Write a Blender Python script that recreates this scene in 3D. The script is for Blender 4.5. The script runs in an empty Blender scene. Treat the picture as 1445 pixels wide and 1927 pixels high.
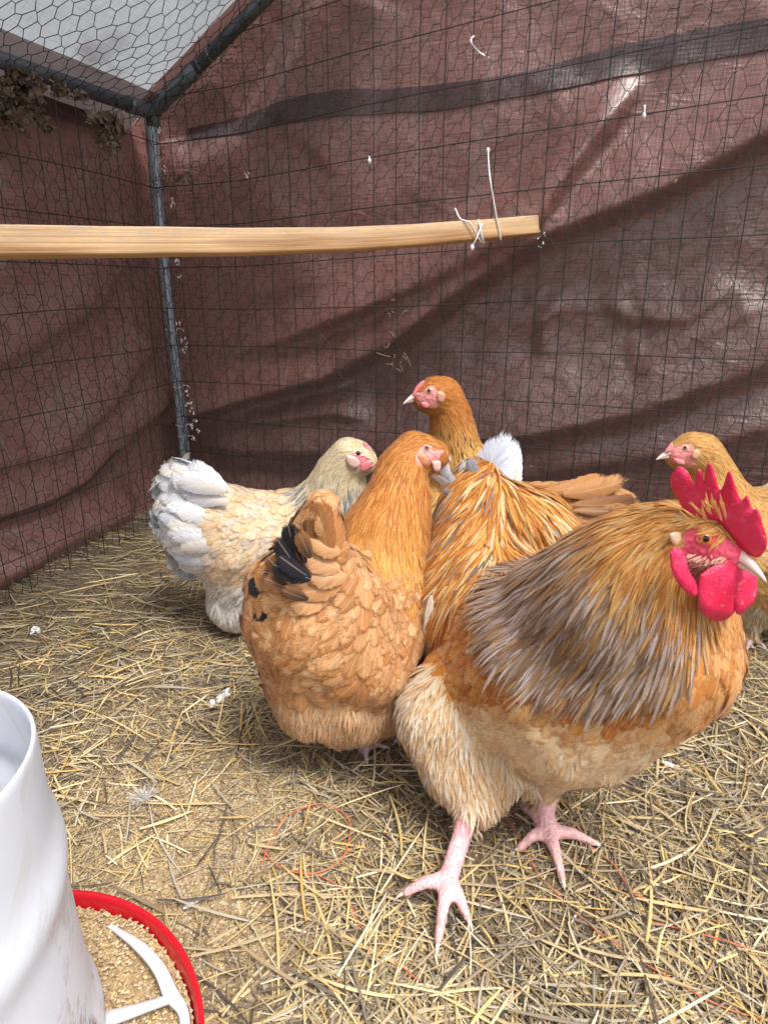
import bpy, bmesh, math, random
import numpy as np
from mathutils import Vector, Matrix
from mathutils.bvhtree import BVHTree

# ------------------------------------------------------------------ camera, world, sun, exposure
SC = bpy.context.scene
COL = SC.collection
FPX = 1206.0
PITCH = math.radians(19.3)
HC = 0.62
cam_d = bpy.data.cameras.new('camera')
cam = bpy.data.objects.new('camera', cam_d)
COL.objects.link(cam)
cam.location = (0, 0, HC)
cam.rotation_euler = (math.pi / 2 - PITCH, 0, 0)
cam_d.sensor_fit = 'VERTICAL'
cam_d.sensor_height = 24.0
cam_d.lens = 24.0 * FPX / 1927.0
cam_d.clip_start = 0.02
cam_d.clip_end = 500
SC.camera = cam

SUN_EL, SUN_AZ = math.radians(62), math.radians(140)      # azimuth of the sun, clockwise from +Y
W = bpy.data.worlds.new('World')
SC.world = W
W.use_nodes = True
wn = W.node_tree.nodes
wn.clear()
sky = wn.new('ShaderNodeTexSky')
sky.sky_type = 'NISHITA'
sky.sun_disc = False
sky.sun_elevation = SUN_EL
sky.sun_rotation = SUN_AZ
sky.air_density = 1.0
sky.dust_density = 4.0
sky.ozone_density = 0.6
hs = wn.new('ShaderNodeHueSaturation')
hs.inputs['Saturation'].default_value = 0.35
bg = wn.new('ShaderNodeBackground')
bg.inputs['Strength'].default_value = 0.115
wo = wn.new('ShaderNodeOutputWorld')
W.node_tree.links.new(sky.outputs[0], hs.inputs['Color'])
W.node_tree.links.new(hs.outputs[0], bg.inputs[0])
W.node_tree.links.new(bg.outputs[0], wo.inputs[0])
sd = bpy.data.lights.new('sun', 'SUN')
sd.energy = 1.5
sd.angle = math.radians(20)
sd.color = (1.0, 0.95, 0.88)
sun = bpy.data.objects.new('sun', sd)
COL.objects.link(sun)
sdir = Vector((math.sin(SUN_AZ) * math.cos(SUN_EL), math.cos(SUN_AZ) * math.cos(SUN_EL), math.sin(SUN_EL)))
sun.rotation_euler = (-sdir).to_track_quat('-Z', 'Y').to_euler()
SC.view_settings.view_transform = 'Standard'
SC.view_settings.look = 'None'
SC.view_settings.gamma = 1
SC.view_settings.exposure = 0.98
SC.cycles.max_bounces = 6
SC.cycles.transparent_max_bounces = 24

# ------------------------------------------------------------------ helpers
CS, SN = math.cos(PITCH), math.sin(PITCH)
CAMP = np.array([0, 0, HC])


def ray(px, py):
    x = (px - 722.5) / FPX
    y = -(py - 963.5) / FPX
    return np.array([x, CS + y * SN, -SN + y * CS])


def P(px, py, Y=None, z=None):
    """a place seen in the photograph at (px, py), at world depth Y or height z"""
    d = ray(px, py)
    t = Y / d[1] if Y is not None else (z - HC) / d[2]
    return CAMP + t * d


def proj(p):
    p = np.atleast_2d(p) - CAMP
    d = p[:, 1] * CS - p[:, 2] * SN
    u = p[:, 1] * SN + p[:, 2] * CS
    return np.stack([722.5 + FPX * p[:, 0] / d, 963.5 - FPX * u / d], 1)


def nrm(v):
    v = np.asarray(v, float)
    return v / np.maximum(np.linalg.norm(v, axis=-1, keepdims=True), 1e-9)


def tagit(o, label=None, cat=None, group=None, kind=None):
    if label: o['label'] = label
    if cat: o['category'] = cat
    if group: o['group'] = group
    if kind: o['kind'] = kind
    return o


def empty(name, loc=(0, 0, 0)):
    o = bpy.data.objects.new(name, None)
    o.empty_display_size = 0.05
    o.location = loc
    COL.objects.link(o)
    return o


def parent(o, p):
    o.parent = p
    o.matrix_parent_inverse = Matrix.Translation(p.location).inverted()
    return o


def mesh_obj(name, V, F, mat, par=None, col=None, fuv=None, smooth=True):
    """V (n,3); F: array (m,k) or list of such arrays"""
    V = np.asarray(V, np.float32)
    if not isinstance(F, (list, tuple)):
        F = [F]
    F = [np.asarray(f, np.int32) for f in F if len(f)]
    me = bpy.data.meshes.new(name)
    me.vertices.add(len(V))
    me.vertices.foreach_set('co', V.ravel())
    nl = sum(f.size for f in F)
    npol = sum(len(f) for f in F)
    me.loops.add(nl)
    me.polygons.add(npol)
    me.loops.foreach_set('vertex_index', np.concatenate([f.ravel() for f in F]))
    tot = np.concatenate([np.full(len(f), f.shape[1], np.int32) for f in F])
    st = np.concatenate([[0], np.cumsum(tot)[:-1]]).astype(np.int32)
    me.polygons.foreach_set('loop_start', st)
    me.polygons.foreach_set('loop_total', tot)
    me.polygons.foreach_set('use_smooth', np.full(npol, smooth, bool))
    me.update(calc_edges=True)
    me.validate()
    if col is not None:
        a = me.color_attributes.new('Col', 'FLOAT_COLOR', 'POINT')
        c = np.ones((len(V), 4), np.float32)
        col = np.asarray(col)
        c[:, :col.shape[-1]] = col
        a.data.foreach_set('color', c.ravel())
    if fuv is not None:
        a = me.attributes.new('fuv', 'FLOAT_VECTOR', 'POINT')
        a.data.foreach_set('vector', np.asarray(fuv, np.float32).ravel())
    if mat: me.materials.append(mat)
    o = bpy.data.objects.new(name, me)
    COL.objects.link(o)
    if par is not None: parent(o, par)
    return o


def merge(parts):
    """[(V, F-list, extra...)] -> one V, F, extras"""
    Vs, Fs, Cs, n = [], {}, [], 0
    for p in parts:
        V, F = p[0], p[1]
        if not isinstance(F, (list, tuple)): F = [F]
        for f in F:
            f = np.asarray(f)
            if len(f): Fs.setdefault(f.shape[1], []).append(f + n)
        Vs.append(V)
        n += len(V)
        if len(p) > 2: Cs.append(np.broadcast_to(p[2], (len(V), 3)))
    return np.concatenate(Vs), [np.concatenate(v) for v in Fs.values()], (np.concatenate(Cs) if Cs else None)


def tube(pts, r, n=8, caps=True):
    """swept tube through pts; r scalar or list"""
    pts = np.asarray(pts, float)
    m = len(pts)
    r = np.broadcast_to(r, (m,)) if np.ndim(r) == 0 else np.asarray(r, float)
    T = np.gradient(pts, axis=0)
    T = nrm(T)
    up = np.array([0, 0, 1.0]) if abs(T[0][2]) < 0.9 else np.array([1.0, 0, 0])
    V = []
    N0 = nrm(np.cross(T[0], up))
    for i in range(m):
        N0 = nrm(N0 - T[i] * np.dot(N0, T[i]))
        B = np.cross(T[i], N0)
        for k in range(n):
            a = 2 * math.pi * k / n
            V.append(pts[i] + r[i] * (math.cos(a) * N0 + math.sin(a) * B))
    F = []
    for i in range(m - 1):
        for k in range(n):
            k2 = (k + 1) % n
            F.append((i * n + k, i * n + k2, (i + 1) * n + k2, (i + 1) * n + k))
    Fl = [np.array(F)]
    if caps:
        V.append(pts[0]); V.append(pts[-1])
        a, b = m * n, m * n + 1
        T3 = [(a, (k + 1) % n, k) for k in range(n)] + [(b, (m - 1) * n + k, (m - 1) * n + (k + 1) % n) for k in range(n)]
        Fl.append(np.array(T3))
    return np.array(V), Fl


def smooth_path(pts, n=12):
    """Catmull-Rom through pts"""
    pts = [np.asarray(p, float) for p in pts]
    pts = [2 * pts[0] - pts[1]] + pts + [2 * pts[-1] - pts[-2]]
    out = []
    for i in range(1, len(pts) - 2):
        a, b, c, d = pts[i - 1:i + 3]
        for k in range(n):
            t = k / n
            out.append(0.5 * ((2 * b) + (c - a) * t + (2 * a - 5 * b + 4 * c - d) * t * t + (3 * b - a - 3 * c + d) * t ** 3))
    out.append(pts[-2])
    return np.array(out)


def wires(A, B, r, n=3):
    """many separate straight wires in one go"""
    A, B = np.asarray(A, float), np.asarray(B, float)
    T = nrm(B - A)
    up = np.where(np.abs(T[:, 2:3]) > 0.9, np.array([[1.0, 0, 0]]), np.array([[0, 0, 1.0]]))
    S = nrm(np.cross(T, up))
    U = np.cross(T, S)
    V = []
    for E in (A, B):
        for k in range(n):
            a = 2 * math.pi * k / n
            V.append(E + r * (math.cos(a) * S + math.sin(a) * U))
    V = np.stack(V, 1)
    m = len(A)
    base = np.arange(m)[:, None] * 2 * n
    F = [base + np.array([[k, (k + 1) % n, n + (k + 1) % n, n + k]]) for k in range(n)]
    return V.reshape(-1, 3), np.concatenate(F)


def vnoise(p, seed=0):
    """cheap smooth value noise, p (n,2|3) -> (n,) in -1..1"""
    p = np.asarray(p, float)
    if p.shape[1] == 2: p = np.concatenate([p, np.zeros((len(p), 1))], 1)
    i = np.floor(p).astype(np.int64)
    f = p - i
    f = f * f * (3 - 2 * f)
    r = 0
    for dx in (0, 1):
        for dy in (0, 1):
            for dz in (0, 1):
                h = (i[:, 0] + dx) * 374761393 + (i[:, 1] + dy) * 668265263 + (i[:, 2] + dz) * 2147483647 + seed * 974711
                h = (h ^ (h >> 13)) * 1274126177
                h = (h ^ (h >> 16)) & 0xffff
                w = (f[:, 0] if dx else 1 - f[:, 0]) * (f[:, 1] if dy else 1 - f[:, 1]) * (f[:, 2] if dz else 1 - f[:, 2])
                r = r + w * (h / 32767.5 - 1)
    return r


def fbm(p, seed=0, oct=4):
    r, a = 0, 1
    for k in range(oct):
        r = r + a * vnoise(np.asarray(p) * 2 ** k, seed + k)
        a *= 0.5
    return r / 1.9


# ------------------------------------------------------------------ materials
class NT:
    def __init__(s, name):
        s.m = bpy.data.materials.new(name)
        s.m.use_nodes = True
        s.t = s.m.node_tree
        s.t.nodes.clear()
        s.out = s.n('ShaderNodeOutputMaterial')

    def n(s, typ, **kw):
        nd = s.t.nodes.new(typ)
        for k, v in kw.items():
            if k in nd.inputs.keys():
                i = nd.inputs[k]
                if isinstance(v, bpy.types.NodeSocket): s.t.links.new(v, i)
                else: i.default_value = v
            else:
                setattr(nd, k, v)
        return nd

    def l(s, a, b): s.t.links.new(a, b)

    def mix(s, a, b, f, mode='MIX'):
        nd = s.t.nodes.new('ShaderNodeMix')
        nd.data_type = 'RGBA'
        nd.blend_type = mode
        for v, i in ((f, nd.inputs[0]), (a, nd.inputs[6]), (b, nd.inputs[7])):
            if isinstance(v, bpy.types.NodeSocket): s.t.links.new(v, i)
            elif np.isscalar(v): i.default_value = v
            else: i.default_value = (*v, 1) if len(v) == 3 else v
        return nd.outputs[2]

    def math(s, op, a, b=0.0, clamp=False):
        nd = s.t.nodes.new('ShaderNodeMath')
        nd.operation = op
        nd.use_clamp = clamp
        for v, i in ((a, nd.inputs[0]), (b, nd.inputs[1])):
            if isinstance(v, bpy.types.NodeSocket): s.t.links.new(v, i)
            else: i.default_value = v
        return nd.outputs[0]

    def ramp(s, fac, stops):
        nd = s.t.nodes.new('ShaderNodeValToRGB')
        e = nd.color_ramp.elements
        while len(e) < len(stops): e.new(0.5)
        for el, (p, c) in zip(e, stops):
            el.position = p
            el.color = (*c, 1) if not np.isscalar(c) else (c, c, c, 1)
        s.t.links.new(fac, nd.inputs[0])
        return nd.outputs[0]

    def noise(s, scale, vec=None, detail=4.0, rough=0.55, dist=0.0):
        nd = s.n('ShaderNodeTexNoise', Scale=scale, Detail=detail, Roughness=rough, Distortion=dist)
        if vec is not None: s.l(vec, nd.inputs['Vector'])
        return nd.outputs[0]

    def bump(s, h, strength=0.3, dist=0.002):
        nd = s.n('ShaderNodeBump', Strength=strength, Distance=dist)
        s.l(h, nd.inputs['Height'])
        return nd.outputs[0]

    def obj(s):
        return s.n('ShaderNodeTexCoord').outputs['Object']

    def principled(s, base, rough=0.6, normal=None, **kw):
        nd = s.t.nodes.new('ShaderNodeBsdfPrincipled')
        for v, k in ((base, 'Base Color'), (rough, 'Roughness')):
            i = nd.inputs[k]
            if isinstance(v, bpy.types.NodeSocket): s.l(v, i)
            else: i.default_value = (*v, 1) if not np.isscalar(v) else v
        if normal is not None: s.l(normal, nd.inputs['Normal'])
        for k, v in kw.items():
            i = nd.inputs[k.replace('_', ' ')]
            if isinstance(v, bpy.types.NodeSocket): s.l(v, i)
            else: i.default_value = v
        return nd.outputs[0]

    def done(s, sh):
        s.l(sh, s.out.inputs[0])
        return s.m


def mapping(t, vec, scale):
    m = t.n('ShaderNodeMapping')
    t.l(vec, m.inputs[0])
    m.inputs['Scale'].default_value = scale
    return m.outputs[0]


def mat_feather():
    t = NT('feather')
    cn_ = t.n('ShaderNodeAttribute', attribute_name='Col')
    c = cn_.outputs['Color']
    uv = t.n('ShaderNodeAttribute', attribute_name='fuv').outputs['Vector']
    sp = t.n('ShaderNodeSeparateXYZ')
    t.l(uv, sp.inputs[0])
    au = t.math('ABSOLUTE', sp.outputs[0])
    # barbs run out from the shaft and forward
    k = t.math('SUBTRACT', sp.outputs[1], t.math('MULTIPLY', au, 0.35))
    cv = t.n('ShaderNodeCombineXYZ')
    t.l(t.math('MULTIPLY', k, 26.0), cv.inputs[0])
    t.l(t.math('MULTIPLY', sp.outputs[0], 1.3), cv.inputs[1])
    t.l(sp.outputs[2], cv.inputs[2])
    nz = t.noise(1.0, cv.outputs[0], 2.0, 0.6)
    f = t.ramp(nz, [(0.25, 0.72), (0.5, 1.0), (0.78, 1.18)])
    col = t.mix(c, f, 1.0, 'MULTIPLY')
    sh = t.ramp(au, [(0.0, 1.0), (0.09, 0.0)])
    col = t.mix(col, t.mix(col, (0.95, 0.8, 0.62), 0.5), t.math('MULTIPLY', sh, 0.55))
    nb = t.bump(nz, 0.35, 0.001)
    a = t.principled(col, 0.55, nb, Specular_IOR_Level=0.3, Sheen_Weight=0.15, Sheen_Roughness=0.5)
    tr = t.n('ShaderNodeBsdfTranslucent')
    t.l(col, tr.inputs[0])
    mx = t.n('ShaderNodeMixShader')
    mx.inputs[0].default_value = 0.22
    t.l(a, mx.inputs[1]); t.l(tr.outputs[0], mx.inputs[2])
    # the loose barbs at a feather's margin thin out
    al = t.math('ADD', cn_.outputs['Alpha'], t.math('MULTIPLY', t.math('SUBTRACT', nz, 0.5), 1.3))
    al = t.ramp(al, [(0.18, 0.0), (0.62, 1.0)])
    tp = t.n('ShaderNodeBsdfTransparent')
    m2 = t.n('ShaderNodeMixShader')
    t.l(al, m2.inputs[0]); t.l(tp.outputs[0], m2.inputs[1]); t.l(mx.outputs[0], m2.inputs[2])
    return t.done(m2.outputs[0])


def mat_body():
    t = NT('bird_body')
    c = t.n('ShaderNodeAttribute', attribute_name='Col').outputs['Color']
    o = t.obj()
    nz = t.noise(260.0, o, 3.0)
    col = t.mix(c, t.ramp(nz, [(0.3, 0.75), (0.7, 1.15)]), 1.0, 'MULTIPLY')
    vo = t.n('ShaderNodeTexVoronoi', Scale=230.0)
    t.l(mapping(t, o, (1, 1, 0.8)), vo.inputs['Vector'])
    return t.done(t.principled(col, 0.5, t.bump(t.math('ADD', vo.outputs[0], nz), 0.6, 0.0016), Subsurface_Weight=0.15,
                               Subsurface_Radius=(0.006, 0.002, 0.001), Specular_IOR_Level=0.35))


def mat_comb(name, c1, c2, rough=0.42):
    t = NT(name)
    o = t.obj()
    nz = t.noise(45.0, o, 3.0)
    col = t.mix(c1, c2, t.ramp(nz, [(0.35, 0.0), (0.7, 1.0)]))
    col = t.mix(col, (0.9, 0.42, 0.42), t.ramp(t.noise(170.0, o, 4.0, 0.7), [(0.60, 0.0), (0.75, 0.5)]))
    vo = t.n('ShaderNodeTexVoronoi', Scale=420.0)
    t.l(o, vo.inputs['Vector'])
    return t.done(t.principled(col, rough, t.bump(t.math('ADD', t.math('MULTIPLY', vo.outputs[0], .7), nz), 0.45, 0.0011), Subsurface_Weight=0.25,
                               Subsurface_Radius=(0.008, 0.002, 0.002)))


def mat_simple(name, c, rough=0.5, var=0.15, scale=80.0, bump=0.1, bdist=0.001, **kw):
    t = NT(name)
    o = t.obj()
    nz = t.noise(scale, o, 4.0)
    col = t.mix(tuple(x * (1 - var) for x in c), tuple(min(1, x * (1 + var)) for x in c), nz)
    return t.done(t.principled(col, rough, t.bump(nz, bump, bdist), **kw))


M = {}
M['feather'] = mat_feather()
M['body'] = mat_body()
M['comb'] = mat_comb('comb_skin', (0.74, 0.012, 0.075), (0.88, 0.05, 0.16))
M['lobe'] = mat_comb('ear_lobe_skin', (0.75, 0.45, 0.27), (0.85, 0.6, 0.42))
M['lobe_pink'] = mat_comb('pink_ear_lobe_skin', (0.8, 0.5, 0.45), (0.85, 0.62, 0.58))
M['beak'] = mat_simple('beak_horn', (0.78, 0.6, 0.55), 0.3, 0.12, 60)
M['claw'] = mat_simple('claw_horn', (0.7, 0.6, 0.55), 0.35, 0.15, 90)
M['pupil'] = mat_simple('pupil', (0.006, 0.005, 0.005), 0.08, 0)


def mat_iris(name, c, c2):
    t = NT(name)
    nz = t.noise(900.0, t.obj(), 2)
    return t.done(t.principled(t.mix(c, c2, nz), 0.08, None, Coat_Weight=1.0))


M['iris_orange'] = mat_iris('iris_orange', (0.62, 0.13, 0.02), (0.75, 0.25, 0.04))
M['iris_hazel'] = mat_iris('iris_hazel', (0.35, 0.22, 0.12), (0.5, 0.36, 0.22))


def mat_tarp(name, c1, c2, dirt=0.35, transl=0.35, wrinkle=1.0):
    t = NT(name)
    uv = t.n('ShaderNodeAttribute', attribute_name='fuv').outputs['Vector']   # metres on the sheet
    c = t.n('ShaderNodeAttribute', attribute_name='Col').outputs['Color']
    # woven threads
    w1 = t.n('ShaderNodeTexWave', Scale=42.0, Distortion=1.2, bands_direction='X'); w1.inputs['Detail'].default_value = 1.0
    w2 = t.n('ShaderNodeTexWave', Scale=42.0, Distortion=1.2, bands_direction='Y'); w2.inputs['Detail'].default_value = 1.0
    t.l(uv, w1.inputs['Vector']); t.l(uv, w2.inputs['Vector'])
    weave = t.math('ADD', w1.outputs['Fac'], w2.outputs['Fac'])
    # drawn-out thread streaks in both directions
    s1 = t.noise(1.0, mapping(t, uv, (14, 420, 1)), 3.0, 0.7)
    s2 = t.noise(1.0, mapping(t, uv, (420, 14, 1)), 3.0, 0.7)
    st = t.math('ADD', s1, s2)
    big = t.noise(3.5, uv, 6.0, 0.6, 0.4)
    col = t.mix(c1, c2, t.ramp(st, [(0.80, 0.0), (1.18, 1.0)]))
    col = t.mix(col, c, 1.0, 'MULTIPLY')
    dust = t.ramp(t.noise(9.0, uv, 7.0, 0.68, 0.6), [(0.54, 0.0), (0.78, 0.8)])
    spk = t.ramp(t.noise(160.0, uv, 3.0, 0.7), [(0.60, 0.0), (0.72, 1.0)])
    dm = t.math('MULTIPLY', t.math('ADD', t.math('MULTIPLY', dust, 0.5), t.math('MULTIPLY', spk, 0.5)), dirt)
    col = t.mix(col, (0.42, 0.34, 0.33), dm)
    vert = t.ramp(t.noise(1.0, mapping(t, uv, (16, 1.6, 1)), 4.0, 0.6), [(0.58, 0.0), (0.74, 1.0)])
    col = t.mix(col, (0.40, 0.33, 0.34), t.math('MULTIPLY', vert, 0.38 * dirt / 0.35))
    h = t.math('ADD', t.math('MULTIPLY', t.noise(7.0, uv, 5.0, 0.55, 0.8), 6.0 * wrinkle),
               t.math('MULTIPLY', t.noise(1.0, mapping(t, uv, (9, 26, 1)), 4.0, 0.5, 1.5), 2.5 * wrinkle))
    h = t.math('ADD', h, t.math('MULTIPLY', weave, 0.10))
    h = t.math('ADD', h, t.math('MULTIPLY', st, 0.35))
    nb = t.bump(h, 0.8, 0.0022)
    a = t.principled(col, t.ramp(big, [(0.3, 0.20), (0.7, 0.38)]), nb, Specular_IOR_Level=0.75, Coat_Weight=0.35, Coat_Roughness=0.14)
    tr = t.n('ShaderNodeBsdfTranslucent')
    t.l(t.mix(col, (1.0, 0.75, 0.72), 0.15), tr.inputs[0])
    mx = t.n('ShaderNodeMixShader')
    mx.inputs[0].default_value = transl
    t.l(a, mx.inputs[1]); t.l(tr.outputs[0], mx.inputs[2])
    return t.done(mx.outputs[0])


M['tarp'] = mat_tarp('brown_tarp', (0.112, 0.046, 0.040), (0.285, 0.136, 0.116), transl=.14, dirt=.28)
M['hem'] = mat_tarp('brown_tarp_hem', (0.045, 0.022, 0.022), (0.085, 0.042, 0.042), 0.15, 0.08, 0.5)
M['roof'] = mat_tarp('grey_tarp', (0.27, 0.35, 0.39), (0.47, 0.57, 0.62), 0.4, 0.5)
M['strip'] = mat_tarp('pale_strip', (0.42, 0.33, 0.33), (0.5, 0.42, 0.42), 0.3, 0.4, .4)
M['strip_red'] = mat_tarp('red_strip', (0.50, 0.22, 0.19), (0.62, 0.33, 0.28), 0.3, 0.4, .4)
M['galv'] = mat_simple('galvanised_pipe', (0.40, 0.46, 0.53), 0.28, 0.25, 30, 0.15, 0.001, Metallic=0.3)
M['grey_pipe'] = mat_simple('painted_pipe', (0.15, 0.175, 0.20), 0.30, 0.2, 25, 0.2, 0.001, Metallic=0.15)
M['wire'] = mat_simple('netting_wire', (0.022, 0.032, 0.028), 0.45, 0.3, 50, 0.0)
M['weld'] = mat_simple('welded_wire', (0.02, 0.027, 0.024), 0.4, 0.3, 50, 0.0)
M['tie'] = mat_simple('white_nylon', (0.72, 0.72, 0.76), 0.35, 0.06, 60, 0.05)
M['tie_wire'] = mat_simple('tie_wire', (0.33, 0.31, 0.30), 0.4, 0.2, 60, 0.1)
M['white_bit'] = mat_simple('white_fibre_and_leak', (0.78, 0.77, 0.76), 0.8, 0.12, 200, 0.4)
M['leaf'] = mat_simple('dead_leaf', (0.19, 0.15, 0.115), 0.75, 0.7, 60, 0.6, 0.003)
M['twine'] = mat_simple('orange_twine', (0.62, 0.17, 0.09), 0.6, 0.3, 300, 0.4)
M['pan'] = mat_simple('red_plastic', (0.62, 0.008, 0.02), 0.28, 0.15, 12, 0.08, 0.002, Coat_Weight=0.3)
M['spoke'] = mat_simple('white_plastic', (0.72, 0.72, 0.76), 0.4, 0.06, 14, 0.1, 0.002)


def mat_straw():
    t = NT('straw')
    c = t.n('ShaderNodeAttribute', attribute_name='Col').outputs['Color']
    uv = t.n('ShaderNodeAttribute', attribute_name='fuv').outputs['Vector']
    nz = t.noise(1.0, mapping(t, uv, (5, 60, 1)), 3.0, 0.6)
    col = t.mix(c, t.ramp(nz, [(0.25, 0.6), (0.55, 1.0), (0.8, 1.15)]), 1.0, 'MULTIPLY')
    return t.done(t.principled(col, 0.5, t.bump(nz, 0.4, 0.0008), Specular_IOR_Level=0.4))


M['straw'] = mat_straw()


def mat_crumb():
    t = NT('feed_crumb')
    c = t.n('ShaderNodeAttribute', attribute_name='Col').outputs['Color']
    nz = t.noise(500.0, t.obj(), 2)
    return t.done(t.principled(t.mix(c, t.ramp(nz, [(0.3, 0.75), (0.7, 1.1)]), 1.0, 'MULTIPLY'), 0.85))


M['crumb'] = mat_crumb()


def mat_ground():
    t = NT('bedding_soil')
    o = t.obj()
    n1 = t.noise(8.0, o, 6.0)
    n2 = t.noise(220.0, o, 5.0, 0.7)
    dark = t.mix((0.095, 0.07, 0.045), (0.30, 0.22, 0.13), t.ramp(n2, [(0.35, 0.0), (0.66, 1.0)]))
    feed = t.mix((0.38, 0.27, 0.15), (0.60, 0.44, 0.25), t.ramp(n2, [(0.35, 0.0), (0.62, 1.0)]))
    m = t.n('ShaderNodeAttribute', attribute_name='Col').outputs['Color']
    col = t.mix(dark, feed, m)
    col = t.mix(col, (0.07, 0.06, 0.045), t.ramp(n1, [(0.54, 0.0), (0.70, 0.6)]))
    return t.done(t.principled(col, 0.95, t.bump(n2, 0.9, 0.004)))


M['ground'] = mat_ground()


def mat_wood():
    t = NT('pine_board')
    uv = t.n('ShaderNodeAttribute', attribute_name='fuv').outputs['Vector']
    g = t.noise(1.0, mapping(t, uv, (2.5, 330, 330)), 4.0, 0.6, 0.3)
    g2 = t.noise(1.0, mapping(t, uv, (0.9, 120, 120)), 3.0, 0.5, 0.9)
    wv = t.n('ShaderNodeTexWave', Scale=28.0, Distortion=9.0, bands_direction='Y')
    wv.inputs['Detail'].default_value = 3.0
    wv.inputs['Detail Scale'].default_value = 0.5
    t.l(mapping(t, uv, (0.12, 1.5, 1.5)), wv.inputs['Vector'])
    col = t.mix((0.62, 0.41, 0.21), (0.36, 0.18, 0.07), t.ramp(wv.outputs['Fac'], [(0.45, 0.0), (0.98, 1.0)]))
    col = t.mix(col, (0.75, 0.52, 0.26), t.ramp(g, [(0.45, 0.0), (0.75, 0.6)]))
    col = t.mix(col, (0.30, 0.13, 0.045), t.ramp(g2, [(0.50, 0.0), (0.56, 0.55), (0.60, 0.1)]))
    kn = t.n('ShaderNodeTexVoronoi', Scale=1.0)
    t.l(mapping(t, uv, (3.5, 11, 11)), kn.inputs['Vector'])
    col = t.mix(col, (0.16, 0.06, 0.02), t.ramp(kn.outputs[0], [(0.05, 0.85), (0.12, 0.0)]))
    sp = t.n('ShaderNodeSeparateXYZ')
    c = t.n('ShaderNodeAttribute', attribute_name='Col').outputs['Color']
    dirty = t.ramp(t.noise(30.0, mapping(t, uv, (2, 8, 8)), 6.0, 0.7), [(0.4, 0.0), (0.65, 1.0)])
    col = t.mix(col, (0.38, 0.31, 0.24), t.math('MULTIPLY', dirty, t.math('MULTIPLY', c, 0.85)))
    return t.done(t.principled(col, 0.62, t.bump(g, 0.4, 0.0015)))


M['wood'] = mat_wood()


def mat_bucket():
    t = NT('milky_plastic')
    uv = t.n('ShaderNodeAttribute', attribute_name='fuv').outputs['Vector']   # angle*radius, height
    o = mapping(t, uv, (1, 1, 1))
    # stains sheared along the spiral rib
    sp = t.n('ShaderNodeSeparateXYZ'); t.l(uv, sp.inputs[0])
    sh = t.math('SUBTRACT', sp.outputs[1], t.math('MULTIPLY', sp.outputs[0], 1.25))
    cv = t.n('ShaderNodeCombineXYZ')
    t.l(t.math('MULTIPLY', sh, 26.0), cv.inputs[0]); t.l(t.math('MULTIPLY', sp.outputs[0], 5.0), cv.inputs[1])
    n1 = t.noise(1.0, cv.outputs[0], 6.0, 0.65)
    cv2 = t.n('ShaderNodeCombineXYZ')
    t.l(t.math('MULTIPLY', sh, 150.0), cv2.inputs[0]); t.l(t.math('MULTIPLY', sp.outputs[0], 75.0), cv2.inputs[1])
    n2 = t.noise(1.0, cv2.outputs[0], 6.0, 0.7)
    n3 = t.noise(110.0, uv, 5.0, 0.7)
    low = t.ramp(sp.outputs[1], [(0.10, 1.0), (0.27, 0.0)])
    col = t.mix((0.84, 0.88, 0.95), (0.68, 0.62, 0.50), t.ramp(n1, [(0.52, 0.0), (0.72, 0.55)]))
    br = t.math('MULTIPLY', t.math('MULTIPLY', t.ramp(n2, [(0.47, 0.0), (0.52, 1.0)]), t.ramp(t.noise(13.0, uv, 5.0, 0.65), [(0.49, 0.0), (0.58, 0.9)])), low)
    col = t.mix(col, (0.28, 0.125, 0.05), br)
    a = t.principled(col, 0.33, t.bump(n3, 0.05, 0.001), Specular_IOR_Level=0.5, Subsurface_Weight=0.2, Subsurface_Radius=(.01, .01, .012))
    tr = t.n('ShaderNodeBsdfTranslucent'); t.l(col, tr.inputs[0])
    mx = t.n('ShaderNodeMixShader'); mx.inputs[0].default_value = 0.35
    t.l(a, mx.inputs[1]); t.l(tr.outputs[0], mx.inputs[2])
    return t.done(mx.outputs[0])


M['bucket'] = mat_bucket()

# ------------------------------------------------------------------ the run: two tarp walls, roof tarp, pipes
CORN = np.array([-0.555, 1.75, 0.0])
BD = np.array([math.cos(math.radians(22)), -math.sin(math.radians(22)), 0.0])     # along the back wall, to the right
LD = nrm(np.array([-0.3487, -1.0, 0.0]))                                             # along the left wall, towards us
UP = np.array([0, 0, 1.0])
BN = np.cross(BD, UP); BN = BN if BN[1] < 0 else -BN                                 # towards the inside
LN = np.cross(LD, UP); LN = LN if LN[0] > 0 else -LN
EAVE = 1.005


def on_wall(px, py, D, N):
    """(u, v) of a photo point on a wall plane"""
    d = ray(px, py)
    t = np.dot(CORN - CAMP, N) / np.dot(d, N)
    q = CAMP + t * d - CORN
    return np.array([np.dot(q, D), q[2]])


def poly_dist(U, L):
    """signed distance (positive above) and along-parameter to a polyline"""
    best = np.full(len(U), 1e9); sg = np.zeros(len(U)); par = np.zeros(len(U))
    n = len(L) - 1
    for i in range(n):
        a, b = L[i], L[i + 1]
        ab = b - a
        t = np.clip(((U - a) @ ab) / (ab @ ab), 0, 1)
        q = a + t[:, None] * ab
        d = np.linalg.norm(U - q, axis=1)
        s = np.sign(ab[0] * (U[:, 1] - a[1]) - ab[1] * (U[:, 0] - a[0]))
        m = d < best
        best[m] = d[m]; sg[m] = s[m]; par[m] = (i + t[m]) / n
    return best * sg, par


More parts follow.
